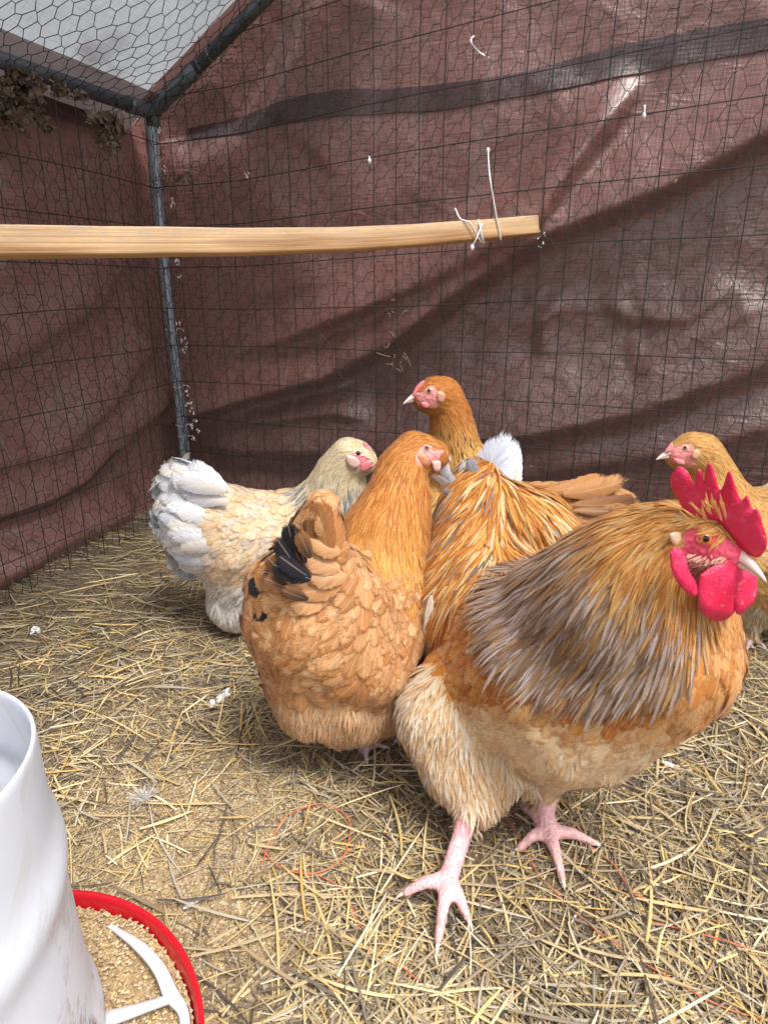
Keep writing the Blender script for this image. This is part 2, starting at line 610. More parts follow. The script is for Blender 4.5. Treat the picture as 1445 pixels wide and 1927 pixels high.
def fold(U, pts, D, N, amp, wu, wd, fade=0.15):
    """a hanging fold: swells over wu above its line, tucks back sharply over wd below"""
    L = [on_wall(x, y, D, N) for x, y in pts]
    if L[0][0] > L[-1][0]: L = L[::-1]
    d, s = poly_dist(U, L)
    e = np.clip(s / fade, 0, 1) * np.clip((1 - s) / fade, 0, 1) if fade > 0 else 1.0
    e = e * e * (3 - 2 * e)
    up = np.where(d >= 0, np.exp(-(d / wu) ** 2), np.exp(-(d / wd) ** 2))
    return amp * e * up


BF = [  # folds of the back tarp: photo points left to right, swell, width above, width below
    ([(300, 800), (440, 755), (600, 712), (740, 640), (860, 545), (1010, 445), (1250, 348), (1500, 215)], .075, .10, .018, 0),
    ([(330, 690), (520, 640), (690, 575), (850, 500), (1010, 405), (1100, 280), (1165, 190), (1220, 100)], .060, .08, .016, .22),
    ([(420, 850), (700, 850), (1000, 815), (1200, 775), (1500, 665)], .06, .11, .03, 0),
    ([(330, 770), (450, 800), (620, 780), (700, 800)], .022, .05, .012, .3),
    ([(300, 235), (390, 200), (440, 120), (480, 30)], -.035, .06, .05, 0),
    ([(310, 430), (560, 390), (800, 330), (1000, 190), (1080, 90)], .018, .14, .07, .2),
    ([(560, 300), (640, 150), (690, -40)], .016, .07, .05, .1),
    ([(340, 560), (500, 540), (650, 500)], .016, .07, .025, .4),
    ([(1120, 560), (1180, 600), (1290, 600), (1420, 520)], .016, .04, .016, .2),
    ([(1190, 720), (1300, 640), (1470, 560)], .014, .05, .02, .2),
    ([(1010, 700), (1015, 600), (1060, 540)], .010, .02, .02, .3),
    ([(350, 930), (700, 905), (1000, 900), (1250, 860), (1500, 800)], .03, .07, .03, 0),
]
LF = [
    ([(0, 700), (120, 640), (230, 560), (320, 430)], .028, .08, .03, .1),
    ([(0, 985), (110, 950), (200, 900), (340, 760)], .045, .08, .022, 0),
    ([(0, 880), (150, 850), (260, 740), (330, 640)], .03, .07, .025, .05),
    ([(0, 330), (120, 380), (260, 400)], .02, .1, .05, .2),
    ([(0, 1090), (100, 1030), (250, 960)], .04, .06, .03, 0),
    ([(60, 560), (90, 420), (70, 260)], .014, .05, .05, .2),
]


def ridged(p, seed):
    return 1 - np.abs(fbm(p, seed, 3)) * 2.2


def wall_disp(U, D, N, folds, seed):
    h = 0.022 * fbm(U * 2.3, seed, 4) + 0.006 * fbm(U * np.array([9, 7]), seed + 9, 3)
    # long diagonal drapes
    q = U[:, 1] * 0.85 - U[:, 0] * 0.45
    h += 0.010 * vnoise(np.stack([q * 9 + 0.8 * vnoise(U * 2, seed + 5), U[:, 0] * 1.3], 1), seed + 3)
    cm = np.exp(-((U[:, 0] - 1.0) / .30) ** 2 - ((U[:, 1] - .56) / .20) ** 2) if seed == 3 else 0.0
    h = h + (0.0012 + 0.010 * cm) * ridged(U * np.array([7, 8]) + .3 * fbm(U * 5, seed + 30)[:, None], seed + 21) * (1.0)
    for pts, amp, wu, wd, fade in folds: h = h + fold(U, pts, D, N, amp, wu, wd, fade)
    h = h + 0.070 / (1 + np.exp((U[:, 1] - .10) / .025))      # tucked in under the wire at the foot
    return h


def wall_pt(U, D, N, folds, seed, off=0.0):
    h = wall_disp(U, D, N, folds, seed)
    q = h - 0.080 + off
    q = np.where(q > .018, .018 + .010 * np.tanh((q - .018) / .03), q)      # the wire holds the tarp back
    return CORN + U[:, :1] * D + U[:, 1:2] * UP + q[:, None] * N


def grid_faces(nu, nv):
    i = np.arange(nu - 1)[:, None] * nv + np.arange(nv - 1)[None, :]
    i = i.ravel()
    return np.stack([i, i + nv, i + nv + 1, i + 1], 1)


def tarp_wall(D, N, folds, seed, u0, u1, v0, v1, nu, nv):
    u = np.linspace(u0, u1, nu); v = np.linspace(v0, v1, nv)
    U = np.stack(np.meshgrid(u, v, indexing='ij'), -1).reshape(-1, 2)
    V = wall_pt(U, D, N, folds, seed)
    return U, V, grid_faces(nu, nv)


U, V, F = tarp_wall(BD, BN, BF, 3, -0.25, 2.2, -0.03, 1.75, 460, 340)
c = np.ones((len(U), 3)) * (0.96 + 0.10 * fbm(U * 3, 77)[:, None])
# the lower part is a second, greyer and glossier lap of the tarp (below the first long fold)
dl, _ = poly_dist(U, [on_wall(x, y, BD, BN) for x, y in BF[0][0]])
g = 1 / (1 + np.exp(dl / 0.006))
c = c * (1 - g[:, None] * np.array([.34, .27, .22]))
back = empty('tarp', tuple(CORN + 0.8 * BD))
tagit(back, 'large wrinkled brown tarp forming the back wall behind the hens', 'tarp', 'brown tarps around the run')
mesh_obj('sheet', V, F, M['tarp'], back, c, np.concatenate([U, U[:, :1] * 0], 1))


def hem_band(pts, wid, D, N, folds, seed, par, off=0.004, name='hem'):
    """darker doubled strip that lies on the tarp"""
    L = smooth_path([np.append(on_wall(x, y, D, N), 0) for x, y in pts], 24)[:, :2]
    wd = np.interp(np.linspace(0, 1, len(L)), np.linspace(0, 1, len(wid)), wid)
    nv = 9
    T = nrm(np.gradient(L, axis=0)); Q = np.stack([-T[:, 1], T[:, 0]], 1)
    if Q[len(Q) // 2][1] < 0: Q = -Q
    U = (L[:, None, :] + Q[:, None, :] * (wd[:, None] * np.linspace(-.5, .5, nv)[None, :])[..., None]).reshape(-1, 2)
    V = wall_pt(U, D, N, folds, seed, off)
    return mesh_obj(name, V, grid_faces(len(L), nv), M['hem'], par, np.ones((len(U), 3)), np.concatenate([U, U[:, :1] * 0], 1))


hem_band([(296, 232), (420, 212), (560, 188), (700, 175), (830, 166), (950, 148), (1060, 122), (1180, 92), (1320, 62), (1500, 30), (1900, -40)],
         [.022, .04, .052, .046, .048, .042, .05, .052, .05, .05, .05], BD, BN, BF, 3, back)

left = empty('tarp', tuple(CORN + 0.7 * LD))
tagit(left, 'shaded brown tarp of the left wall, under the dead leaves', 'tarp', 'brown tarps around the run')
U, V, F = tarp_wall(LD, LN, LF, 11, -0.25, 2.0, -0.03, EAVE + 0.01, 330, 200)
mesh_obj('sheet', V, F, M['tarp'], left, np.ones((len(U), 3)) * (0.92 + 0.1 * fbm(U * 3, 78)[:, None]), np.concatenate([U, U[:, :1] * 0], 1))
hem_band([(-60, 120), (60, 165), (150, 205), (270, 240)], [.03, .035, .035, .03], LD, LN, LF, 11, left, 0.03)
hem_band([(-40, 1004), (110, 952), (180, 915), (250, 850)], [.012, .012, .01, .008], LD, LN, LF, 11, left, 0.004)

# roof: slopes up from the left eave; rafter in the back wall plane
CT = CORN + np.array([0, 0, EAVE])
RAFT = nrm(P(500, 0, Y=1.628) - CT)
RAFT = nrm(BD * 1.0 + UP * 0.56)
roof = empty('roof_tarp', tuple(CT + 0.4 * LD))
tagit(roof, 'grey weathered tarp stretched over the sloping roof at top left', 'tarp')


def roof_pt(a, b, off=0.0):
    """a along the eave towards us, b up the slope"""
    RN = nrm(np.cross(LD, RAFT)); RN = RN if RN[2] > 0 else -RN
    a = np.asarray(a, float); b = np.asarray(b, float)
    return CT + a[:, None] * LD + b[:, None] * RAFT + np.asarray(off).reshape(-1, 1) * RN


a, b = np.meshgrid(np.linspace(-.03, 1.5, 160), np.linspace(-0.09, 0.85, 120), indexing='ij')
A2 = np.stack([a.ravel(), b.ravel()], 1)
sag = 0.035 + 0.012 * fbm(A2 * 3, 31) - 0.02 * np.sin(np.clip(A2[:, 1] / .85, 0, 1) * math.pi)
cr = np.ones((len(A2), 3)) * (0.95 + 0.25 * fbm(A2 * np.array([3, 8]), 12)[:, None])
mould = np.clip(fbm(A2 * 14, 55) * 1.2 + 0.9 - 16 * np.hypot((A2[:, 0] - .14) * .45, A2[:, 1] - .055), 0, 1)
cr = cr * (1 - .8 * mould[:, None])
mesh_obj('sheet', roof_pt(A2[:, 0], A2[:, 1], sag), grid_faces(160, 120), M['roof'], roof, cr, np.concatenate([A2, A2[:, :1] * 0], 1))


def roof_strip(a0, a1, b0, b1, na, nb, off, mat, seed):
    a, b = np.meshgrid(np.linspace(a0, a1, na), np.linspace(b0, b1, nb), indexing='ij')
    Q = np.stack([a.ravel(), b.ravel()], 1)
    return mesh_obj('edging', roof_pt(Q[:, 0], Q[:, 1], off + 0.003 * fbm(Q * 15, seed)), grid_faces(na, nb), mat, roof,
                    np.ones((len(Q), 3)), np.concatenate([Q, Q[:, :1] * 0], 1))


roof_strip(0.0, 1.5, -0.09, 0.052, 120, 6, 0.016, M['strip'], 5)
roof_strip(-0.02, 0.04, 0.0, 0.85, 6, 120, 0.018, M['strip_red'], 6)

# pipes
fr = empty('pipe_frame', tuple(CORN))
tagit(fr, 'steel tube frame of the run: corner post, eave tube and rafter', 'frame')
IN = nrm(BN + LN)
ptop = P(285, 225, Y=1.735); pbot = P(358, 960, Y=1.735)
ppath = smooth_path([ptop, P(294, 340, Y=1.735), P(312, 520, Y=1.735), P(330, 680, Y=1.735), P(349, 860, Y=1.735), pbot], 8)
v, f = tube(ppath, 0.0135, 16); mesh_obj('corner_post', v, f, M['galv'], fr)
cn = P(287, 212, Y=1.735)
ea = P(0, 112, Y=1.345); ea2 = cn + (ea - cn) * 2.2
rb = P(500, -4, Y=1.60); rb2 = cn + (rb - cn) * 2.3
v, f = tube(np.array([cn + (ea - cn) * .17, ea2]), 0.0145, 16); mesh_obj('eave_tube', v, f, M['grey_pipe'], fr)
v, f = tube(np.array([cn + (rb - cn) * .38, rb2]), 0.0145, 16); mesh_obj('rafter_tube', v, f, M['grey_pipe'], fr)
p1 = tube(smooth_path([cn + (ea - cn) * .2, cn + (ea - cn) * .03 + UP * .002, cn + UP * .001], 4), 0.0175, 16)
p2 = tube(smooth_path([cn - UP * .012, cn + (rb - cn) * .05, cn + (rb - cn) * .42], 4), 0.0172, 16)
p3 = tube(np.array([cn + UP * .006, cn - UP * .03]), 0.0172, 16)
v, f, _ = merge([p1, p2, p3]); mesh_obj('corner_fitting', v, f, M['grey_pipe'], fr)
sc_ = []
for q in (cn + (ea - cn) * .07, cn + (rb - cn) * .30):
    d = nrm(CAMP - q)
    sc_.append(tube(np.array([q + d * .0155, q + d * .0195]), .0028, 8))
for v, f in sc_: mesh_obj('bolt', v, f, M['galv'], fr)


# ------------------------------------------------------------------ wire netting
def netting(fmap, u0, u1, v0, v1, cw, seed, rw, cull=None):
    """hexagonal netting: returns wire end points. cells cw wide, twisted pairs vertical in u direction"""
    A, B = [], []
    ch = cw * 1.05            # row pitch * ...
    rows = int((v1 - v0) / (ch * .5)) + 1
    cols = int((u1 - u0) / cw) + 1

    def vert(i, j, k):
        return
    S, E = [], []
    # rows of zigzag joined by twisted horizontal bars
    hx, hy = cw, cw * 0.46
    for j in range(rows):
        y = v0 + j * hy
        off = 0.5 * hx if j % 2 else 0
        for i in range(cols + 1):
            x = u0 + i * hx + off
            a = (x, y); b = (x + hx * .28, y)          # twisted bar
            S.append(a); E.append(b)
            S.append(b); E.append((x + hx * .5, y + hy))
            S.append(a); E.append((x - hx * .22, y + hy))
    S, E = np.array(S), np.array(E)
    keep = (E[:, 1] <= v1 + .01) & (S[:, 0] <= u1) & (S[:, 0] >= u0)
    if cull is not None: keep &= cull(S)
    S, E = S[keep], E[keep]

    def jit(Q):
        K = np.round(Q / (cw * .05))
        n1 = vnoise(K * .731 + 0.5, seed); n2 = vnoise(K * .677 + 3.5, seed + 1)
        Q = Q + cw * 0.11 * np.stack([n1, n2], 1)
        return Q + 0.022 * np.stack([vnoise(Q * 5, seed + 2), vnoise(Q * 5, seed + 3)], 1)
    A, B = fmap(jit(S)), fmap(jit(E))
    return wires(A, B, rw, 3)


def welded(fmap, u0, u1, v0, v1, du, dv, seed, rw, curve=lambda q: q, vtop=None):
    S, E = [], []
    us = np.arange(u0, u1, du); vs = np.arange(v0, v1, dv)
    vv = np.linspace(v0, v1, 34)
    for x in us:
        top = v1 if vtop is None else min(v1, vtop(x))
        for k in range(len(vv) - 1):
            if vv[k] > top: break
            S.append((x, vv[k])); E.append((x, vv[k + 1]))
    uu = np.linspace(u0, u1, int((u1 - u0) / .05))
    for y in vs:
        for k in range(len(uu) - 1):
            if vtop is not None and y > vtop(uu[k]): continue
            S.append((uu[k], y)); E.append((uu[k + 1], y))
    S, E = np.array(S), np.array(E)

    def jit(Q):
        Q = curve(Q)
        return Q + 0.007 * np.stack([vnoise(Q * np.array([7, 3]), seed), vnoise(Q * np.array([3, 7]), seed + 1)], 1)
    return wires(fmap(jit(S)), fmap(jit(E)), rw, 4)


def bmap(off):
    return lambda Q: CORN + Q[:, :1] * BD + Q[:, 1:2] * UP + (off + 0.008 * vnoise(Q * 4, 8)[:, None]) * BN


def lmap(off):
    return lambda Q: CORN + Q[:, :1] * LD + Q[:, 1:2] * UP + (off + 0.008 * vnoise(Q * 4, 9)[:, None]) * LN


def gable(x): return EAVE + 0.56 * x


def bend(Q):      # the back panel climbs a little towards its right-hand end above mid height
    k = np.clip((Q[:, 0] - .25) / 1.2, 0, 1)
    return np.stack([Q[:, 0], Q[:, 1] + 0.10 * k * np.clip((Q[:, 1] - .35) / .6, 0, 1.3)], 1)


v, f = netting(bmap(0.030), 0.0, 2.1, 0.0, 1.7, 0.044, 21, 0.0007, lambda S: S[:, 1] < gable(S[:, 0]))
o = mesh_obj('wire_netting', v, f, M['wire']); tagit(o, 'dark hexagonal chicken wire across the back wall tarp', 'netting', 'hexagonal netting')
v, f = welded(bmap(0.036), 0.03, 2.1, 0.02, 1.7, 0.0508, 0.092, 22, 0.0010, bend, gable)
o = mesh_obj('welded_mesh', v, f, M['weld']); tagit(o, 'dark welded wire grid fixed over the back wall tarp', 'wire mesh', 'welded wire panels')
v, f = netting(lmap(0.030), 0.0, 1.9, 0.0, EAVE, 0.042, 31, 0.0007)
o = mesh_obj('wire_netting', v, f, M['wire']); tagit(o, 'dark hexagonal chicken wire on the left wall below the eave tube', 'netting', 'hexagonal netting')
v, f = welded(lmap(0.036), 0.03, 1.9, 0.02, EAVE - .01, 0.0508, 0.092, 32, 0.0010)
o = mesh_obj('welded_mesh', v, f, M['weld']); tagit(o, 'dark welded wire grid on the left wall beneath the eave tube', 'wire mesh', 'welded wire panels')
v, f = netting(lambda Q: roof_pt(Q[:, 0], Q[:, 1], -0.012 - 0.01 * (1 + vnoise(Q * 5, 4))), 0.0, 1.15, 0.0, 0.85, 0.046, 41, 0.0008)
o = mesh_obj('wire_netting', v, f, M['wire']); tagit(o, 'dark chicken wire sagging under the grey roof tarp', 'netting', 'hexagonal netting')

# ------------------------------------------------------------------ ground
FEED = np.array([-0.31, 0.30])


def gz(XY):
    XY = np.asarray(XY, float)
    q = XY - CORN[:2]
    db = q @ BN[:2]; dl = q @ LN[:2]
    edge = 0.040 * np.exp(-np.clip(dl, -0.05, 9) / .16) + 0.020 * np.exp(-np.clip(db, -.05, 9) / .16)
    h = edge + 0.012 * fbm(XY * 4, 60, 3) + 0.004 * fbm(XY * 18, 61, 3)
    far = np.clip(np.hypot(XY[:, 0], XY[:, 1] - .7) - 1.8, 0, 1)
    return h * (1 - far)


def gz1(x, y): return float(gz(np.array([[x, y]]))[0])


def feedmask(XY):
    p = proj(np.concatenate([XY, np.zeros((len(XY), 1))], 1))
    m = 1.25 - np.hypot((p[:, 0] - 330) / 330, (p[:, 1] - 1700) / 330)
    return np.clip(m + 0.5 * fbm(XY * 9, 5), 0, 1) * (p[:, 1] > 900)


xs = np.unique(np.concatenate([np.linspace(-1.3, 1.6, 330), [-400, -60, -12, -4, -2, 2.2, 4, 12, 60, 400]]))
ys = np.unique(np.concatenate([np.linspace(-0.1, 2.0, 260), [-400, -60, -12, -4, -1, 3, 6, 15, 60, 400]]))
G = np.stack(np.meshgrid(xs, ys, indexing='ij'), -1).reshape(-1, 2)
near = (np.abs(G[:, 0]) < 2.5) & (G[:, 1] > -.5) & (G[:, 1] < 2.5)
fm = np.where(near, feedmask(np.where(near[:, None], G, [[0, 1]])), 0)
o = mesh_obj('ground', np.concatenate([G, gz(G)[:, None]], 1), grid_faces(len(xs), len(ys)), M['ground'], None, np.repeat(fm[:, None], 3, 1))
tagit(o, kind='structure')

# ------------------------------------------------------------------ feeder
fe = empty('poultry_feeder', (FEED[0], FEED[1], 0.0))
tagit(fe, 'milky white poultry feeder tube in a red pan at bottom left', 'feeder')
FZ = gz1(*FEED) * 0 + 0.004


def lathe(prof, n, c, ang0=0, ang1=2 * math.pi, rf=None):
    th = np.linspace(ang0, ang1, n + 1)
    V = []
    for a in th:
        for r, z in prof:
            rr = r + (rf(a, z) if rf else 0)
            V.append((c[0] + rr * math.cos(a), c[1] + rr * math.sin(a), z))
    m = len(prof)
    return np.array(V), grid_faces(n + 1, m), np.array([(a * 0.1, z, 0) for a in th for r, z in prof])


def rib(a, z):     # spiral swells round the tube
    q = (z - 0.165 * a / (2 * math.pi)) / 0.165
    q = q - math.floor(q)
    return (0.0050 * math.exp(-((q - .5) / .11) ** 2) - 0.001) * min(1, max(0, (.335 - z) / .05))


zz = np.linspace(0.03, 0.345, 60)
prof = [(0.100 - 0.004 * (z / .345), z + FZ) for z in zz]
prof_in = [(r - .0028, z) for r, z in prof[::-1]]
prof2 = prof + [(prof[-1][0] - .0008, prof[-1][1] + .0016), (prof[-1][0] - .002, prof[-1][1] + .0016)] + prof_in
v, f, uv = lathe(prof2, 140, FEED, 0, 2 * math.pi, lambda a, z: rib(a, z))
mesh_obj('tube', v, f, M['bucket'], fe, None, uv)
R0 = .17
pan = [(0.0, FZ + .002), (R0 - .02, FZ + .002), (R0 - .008, FZ + .012), (R0 - .003, FZ + .05), (R0 - .001, FZ + .056), (R0 + .002, FZ + .057),
       (R0 + .0035, FZ + .054), (R0 + .002, FZ + .048), (R0 - .001, FZ + .010), (R0 - .014, FZ - .002), (0, FZ - .002)]
v, f, _ = lathe(pan, 120, FEED); mesh_obj('pan', v, f, M['pan'], fe)


# feed-saver grid: a flat inner ring with spokes
def flat_bar(pts, w, th):
    pts = np.asarray(pts, float)
    T = nrm(np.gradient(pts, axis=0)); S = nrm(np.cross(T, UP))
    w = np.broadcast_to(w, (len(pts),))[:, None]
    Q = [pts - S * w / 2, pts - S * w / 2 * .8 + UP * th, pts + S * w / 2 * .8 + UP * th, pts + S * w / 2]
    V = np.stack(Q, 1).reshape(-1, 3)
    n = len(pts)
    F = [(i * 4 + k, i * 4 + (k + 1) % 4, i * 4 + 4 + (k + 1) % 4, i * 4 + 4 + k) for i in range(n - 1) for k in range(4)]
    F += [(0, 1, 2, 3), ((n - 1) * 4 + 3, (n - 1) * 4 + 2, (n - 1) * 4 + 1, (n - 1) * 4)]
    return V, np.array(F)


zf = FZ + 0.046
gp = smooth_path([P(208, 1745, z=zf - .006), P(262, 1782, z=zf), P(300, 1825, z=zf + .002), P(322, 1872, z=zf + .003), P(345, 1905, z=zf + .002), P(352, 1960, z=zf)], 8)
b1 = flat_bar(gp, np.interp(np.linspace(0, 1, len(gp)), [0, .2, .6, .8, 1], [.004, .010, .013, .009, .008]), .003)
gp2 = smooth_path([P(180, 1925, z=zf), P(250, 1905, z=zf), P(325, 1880, z=zf + .003)], 8)
b2 = flat_bar(gp2, np.interp(np.linspace(0, 1, len(gp2)), [0, .7, 1], [.016, .009, .008]), .003)
v, f, _ = merge([b1, b2]); mesh_obj('grille', v, f, M['spoke'], fe)

rng = np.random.default_rng(5)
OCT = np.array([[1, 0, 0], [-1, 0, 0], [0, 1, 0], [0, -1, 0], [0, 0, 1], [0, 0, -1]], float)
OCF = np.array([[0, 2, 4], [2, 1, 4], [1, 3, 4], [3, 0, 4], [2, 0, 5], [1, 2, 5], [3, 1, 5], [0, 3, 5]])


def crumbs(C, r, cols, rng):
    n = len(C)
    V = OCT[None] * (r[:, None, None] * rng.uniform(.6, 1.25, (n, 6, 1)))
    a = rng.uniform(0, 6.28, n)
    ca, sa = np.cos(a)[:, None], np.sin(a)[:, None]
    V = np.stack([V[..., 0] * ca - V[..., 1] * sa + V[..., 2] * .3, V[..., 0] * sa + V[..., 1] * ca, V[..., 2] * .8], -1)
    V = V + C[:, None, :]
    F = (np.arange(n)[:, None, None] * 6 + OCF[None]).reshape(-1, 3)
    return V.reshape(-1, 3), F, np.repeat(cols, 6, 0)


CP = np.array([[.62, .47, .29], [.68, .54, .36], [.52, .37, .20], [.72, .61, .44], [.42, .29, .16], [.74, .58, .28]])
n = 15000
a = rng.uniform(0, 2 * math.pi, n); r = R0 * np.sqrt(rng.uniform(.2, .93, n))
C = np.stack([FEED[0] + r * np.cos(a), FEED[1] + r * np.sin(a)], 1)
z = FZ + .036 + 0.008 * fbm(C * 22, 90) + 0.010 * np.clip((r - .14) / .03, -.3, 1) + rng.uniform(-.003, .003, n)
v, f, c = crumbs(np.concatenate([C, z[:, None]], 1), rng.uniform(.0011, .0024, n), CP[rng.integers(0, 6, n)], rng)
aa, rr = np.meshgrid(np.linspace(0, 2 * math.pi, 80), np.linspace(.06, R0 - .006, 20), indexing='ij')
D2 = np.stack([FEED[0] + rr.ravel() * np.cos(aa.ravel()), FEED[1] + rr.ravel() * np.sin(aa.ravel())], 1)
bz = FZ + .034 + 0.008 * fbm(D2 * 22, 90) + 0.010 * np.clip((rr.ravel() - .14) / .03, -.3, 1)
v, fl, c = merge([(v, f, c), (np.concatenate([D2, bz[:, None]], 1), grid_faces(80, 20), np.array([.5, .36, .19]))])
o = mesh_obj('crumbled_feed', v, fl, M['crumb'], None, c, smooth=False)
tagit(o, 'tan crumbled feed filling the red feeder pan', 'feed', kind='stuff')
# feed trodden into the ground
n = 150000
C = np.stack([rng.uniform(-.42, .40, n), rng.uniform(.3, .30 + .62, n)], 1)
k = rng.uniform(0, 1, n) < np.clip(feedmask(C) * 1.1 - .1, .04, .85)
k &= np.hypot(C[:, 0] - FEED[0], C[:, 1] - FEED[1]) > R0 + .004
C = C[k]; n = len(C)
v, f, c = crumbs(np.concatenate([C, (gz(C) + rng.uniform(-.0005, .002, n))[:, None]], 1), rng.uniform(.0010, .0024, n), CP[rng.integers(0, 6, n)] * rng.uniform(.6, 1.05, (n, 1)), rng)
o = mesh_obj('spilled_feed', v, f, M['crumb'], None, c, smooth=False)
tagit(o, 'crumbled feed scattered over the bedding near the feeder', 'feed', kind='stuff')

# ------------------------------------------------------------------ straw


def strips(C, ang, L, Wd, cols, bend, pitch, lift, seed, ns=5):
    """flat bent straws lying on the ground"""
    rng = np.random.default_rng(seed)
    n = len(C)
    s = np.linspace(-.5, .5, ns)
    d = np.stack([np.cos(ang), np.sin(ang)], 1); e = np.stack([-np.sin(ang), np.cos(ang)], 1)
    kink = rng.uniform(-.35, .35, n)
    ctr = C[:, None, :] + d[:, None] * (L[:, None] * s)[..., None] + e[:, None] * (bend[:, None] * L[:, None] * (s ** 2 * 2 - .25 + np.abs(s - kink[:, None]) * .5))[..., None]
    g = gz(ctr.reshape(-1, 2)).reshape(n, ns)
    gm = 0.35 * g + 0.65 * g.mean(1, keepdims=True)
    z = np.maximum(g + .0006, gm + lift[:, None] + pitch[:, None] * L[:, None] * s)
    roll = rng.uniform(-.7, .7, n)
    V = np.zeros((n, ns, 3, 3))
    wp = np.ones(ns); wp[-1] = .45; wp[0] = .7
    for k, o_ in enumerate((-1, 0, 1)):
        w = Wd[:, None] * wp * .5 * o_
        V[:, :, k, :2] = ctr + e[:, None] * (w * np.cos(roll)[:, None])[..., None]
        V[:, :, k, 2] = z + w * np.sin(roll)[:, None] + (Wd * .28)[:, None] * (o_ == 0)
    base = np.arange(n)[:, None, None, None] * ns * 3
    i = np.arange(ns - 1)[None, :, None, None] * 3
    k = np.arange(2)[None, None, :, None]
    F = (base + i + k + np.array([0, 3, 4, 1])[None, None, None]).reshape(-1, 4)
    tone = rng.uniform(.78, 1.12, (n, ns, 1, 1))
    c = np.broadcast_to(cols[:, None, None, :], (n, ns, 3, 3)) * (0.5 + .5 * tone)
    uv = np.stack(np.broadcast_arrays(np.array([-1, 0, 1.])[None, None], s[None, :, None], rng.uniform(0, 99, n)[:, None, None]), -1)
    return V.reshape(-1, 3), F, c.reshape(-1, 3), uv.reshape(-1, 3)


SP = np.array([[.60, .45, .20], [.68, .55, .31], [.50, .39, .22], [.38, .29, .17], [.28, .21, .14], [.70, .61, .42], [.44, .39, .30], [.20, .16, .12], [.09, .075, .065], [.56, .36, .12]])
SW = np.array([.13, .11, .15, .13, .12, .07, .10, .09, .07, .04]); SW = SW / SW.sum()


def straw_patch(n, seed, lr, wr, liftr, pr, dark=1.0):
    rng = np.random.default_rng(seed)
    # evenly over the picture's floor, denser near the camera
    Y = 0.28 + (1.75 - .28) * rng.uniform(0, 1, n * 2) ** 1.25
    X = rng.uniform(-.85, 1.0, n * 2) * (Y + .40)
    C = np.stack([X, Y], 1)
    q = C - CORN[:2]
    k = ((q @ BN[:2]) > -.02) & ((q @ LN[:2]) > -.03) & (np.hypot(C[:, 0] - FEED[0], C[:, 1] - FEED[1]) > R0 + .015)
    fm = feedmask(C)
    k &= rng.uniform(0, 1, n * 2) > fm * .72
    clump = fbm(C * 7, 66)
    k &= rng.uniform(0, 1, n * 2) < .75 + .6 * clump
    k &= C[:, 0] < 1.35
    C = C[k][:n]; n = len(C)
    L = rng.uniform(*lr, n) * rng.uniform(.4, 1, n)
    Wd = rng.uniform(*wr, n)
    cols = SP[rng.choice(len(SP), n, p=SW)] * rng.uniform(.85, 1.22, (n, 1)) * dark
    cl = fbm(C * 5, 67)
    cols = cols * np.clip(1 + .35 * cl, .6, 1.25)[:, None]
    lay = rng.uniform(0, math.pi, n)
    wl = np.exp(-np.clip((C - CORN[:2]) @ LN[:2], 0, 9) / .18)     # along the left wall the straw lies in sweeps
    lay = np.where(rng.uniform(0, 1, n) < wl, rng.normal(.15, .35, n), lay)
    return strips(C, lay, L, Wd, cols, rng.normal(0, .05, n), rng.normal(0, pr, n), rng.uniform(*liftr, n), seed + 1)


def mergef(L):
    n = 0; Vs, Fs, Cs, Us = [], [], [], []
    for v, f, c, u in L:
        Vs.append(v); Fs.append(f + n); Cs.append(c); Us.append(u); n += len(v)
    return np.concatenate(Vs), np.concatenate(Fs), np.concatenate(Cs), np.concatenate(Us)


v, f, c, u = mergef([straw_patch(34000, 100, (.010, .045), (.0006, .0018), (0, .003), .02, .72),
                     straw_patch(19000, 200, (.03, .09), (.0010, .0026), (.001, .007), .04, .95),
                     straw_patch(3600, 300, (.05, .14), (.0013, .0034), (.003, .012), .05, 1.05),
                     straw_patch(380, 400, (.05, .12), (.001, .002), (.008, .02), .35, 1.05)])
o = mesh_obj('straw_bedding', v, f, M['straw'], None, c, u)
tagit(o, 'loose golden and grey straw bedding over the run floor', 'straw', kind='stuff')
# ------------------------------------------------------------------ birds
ICO_BM = bmesh.new()
bmesh.ops.create_icosphere(ICO_BM, subdivisions=2, radius=1.0)
ICO_V = np.array([v.co[:] for v in ICO_BM.verts])
ICO_F = np.array([[v.index for v in f.verts] for f in ICO_BM.faces])
ICO_BM.free()


GAM = 1.12


def gam(c):
    c = np.array(c, float)
    c[..., :3] = c[..., :3] ** GAM
    return c


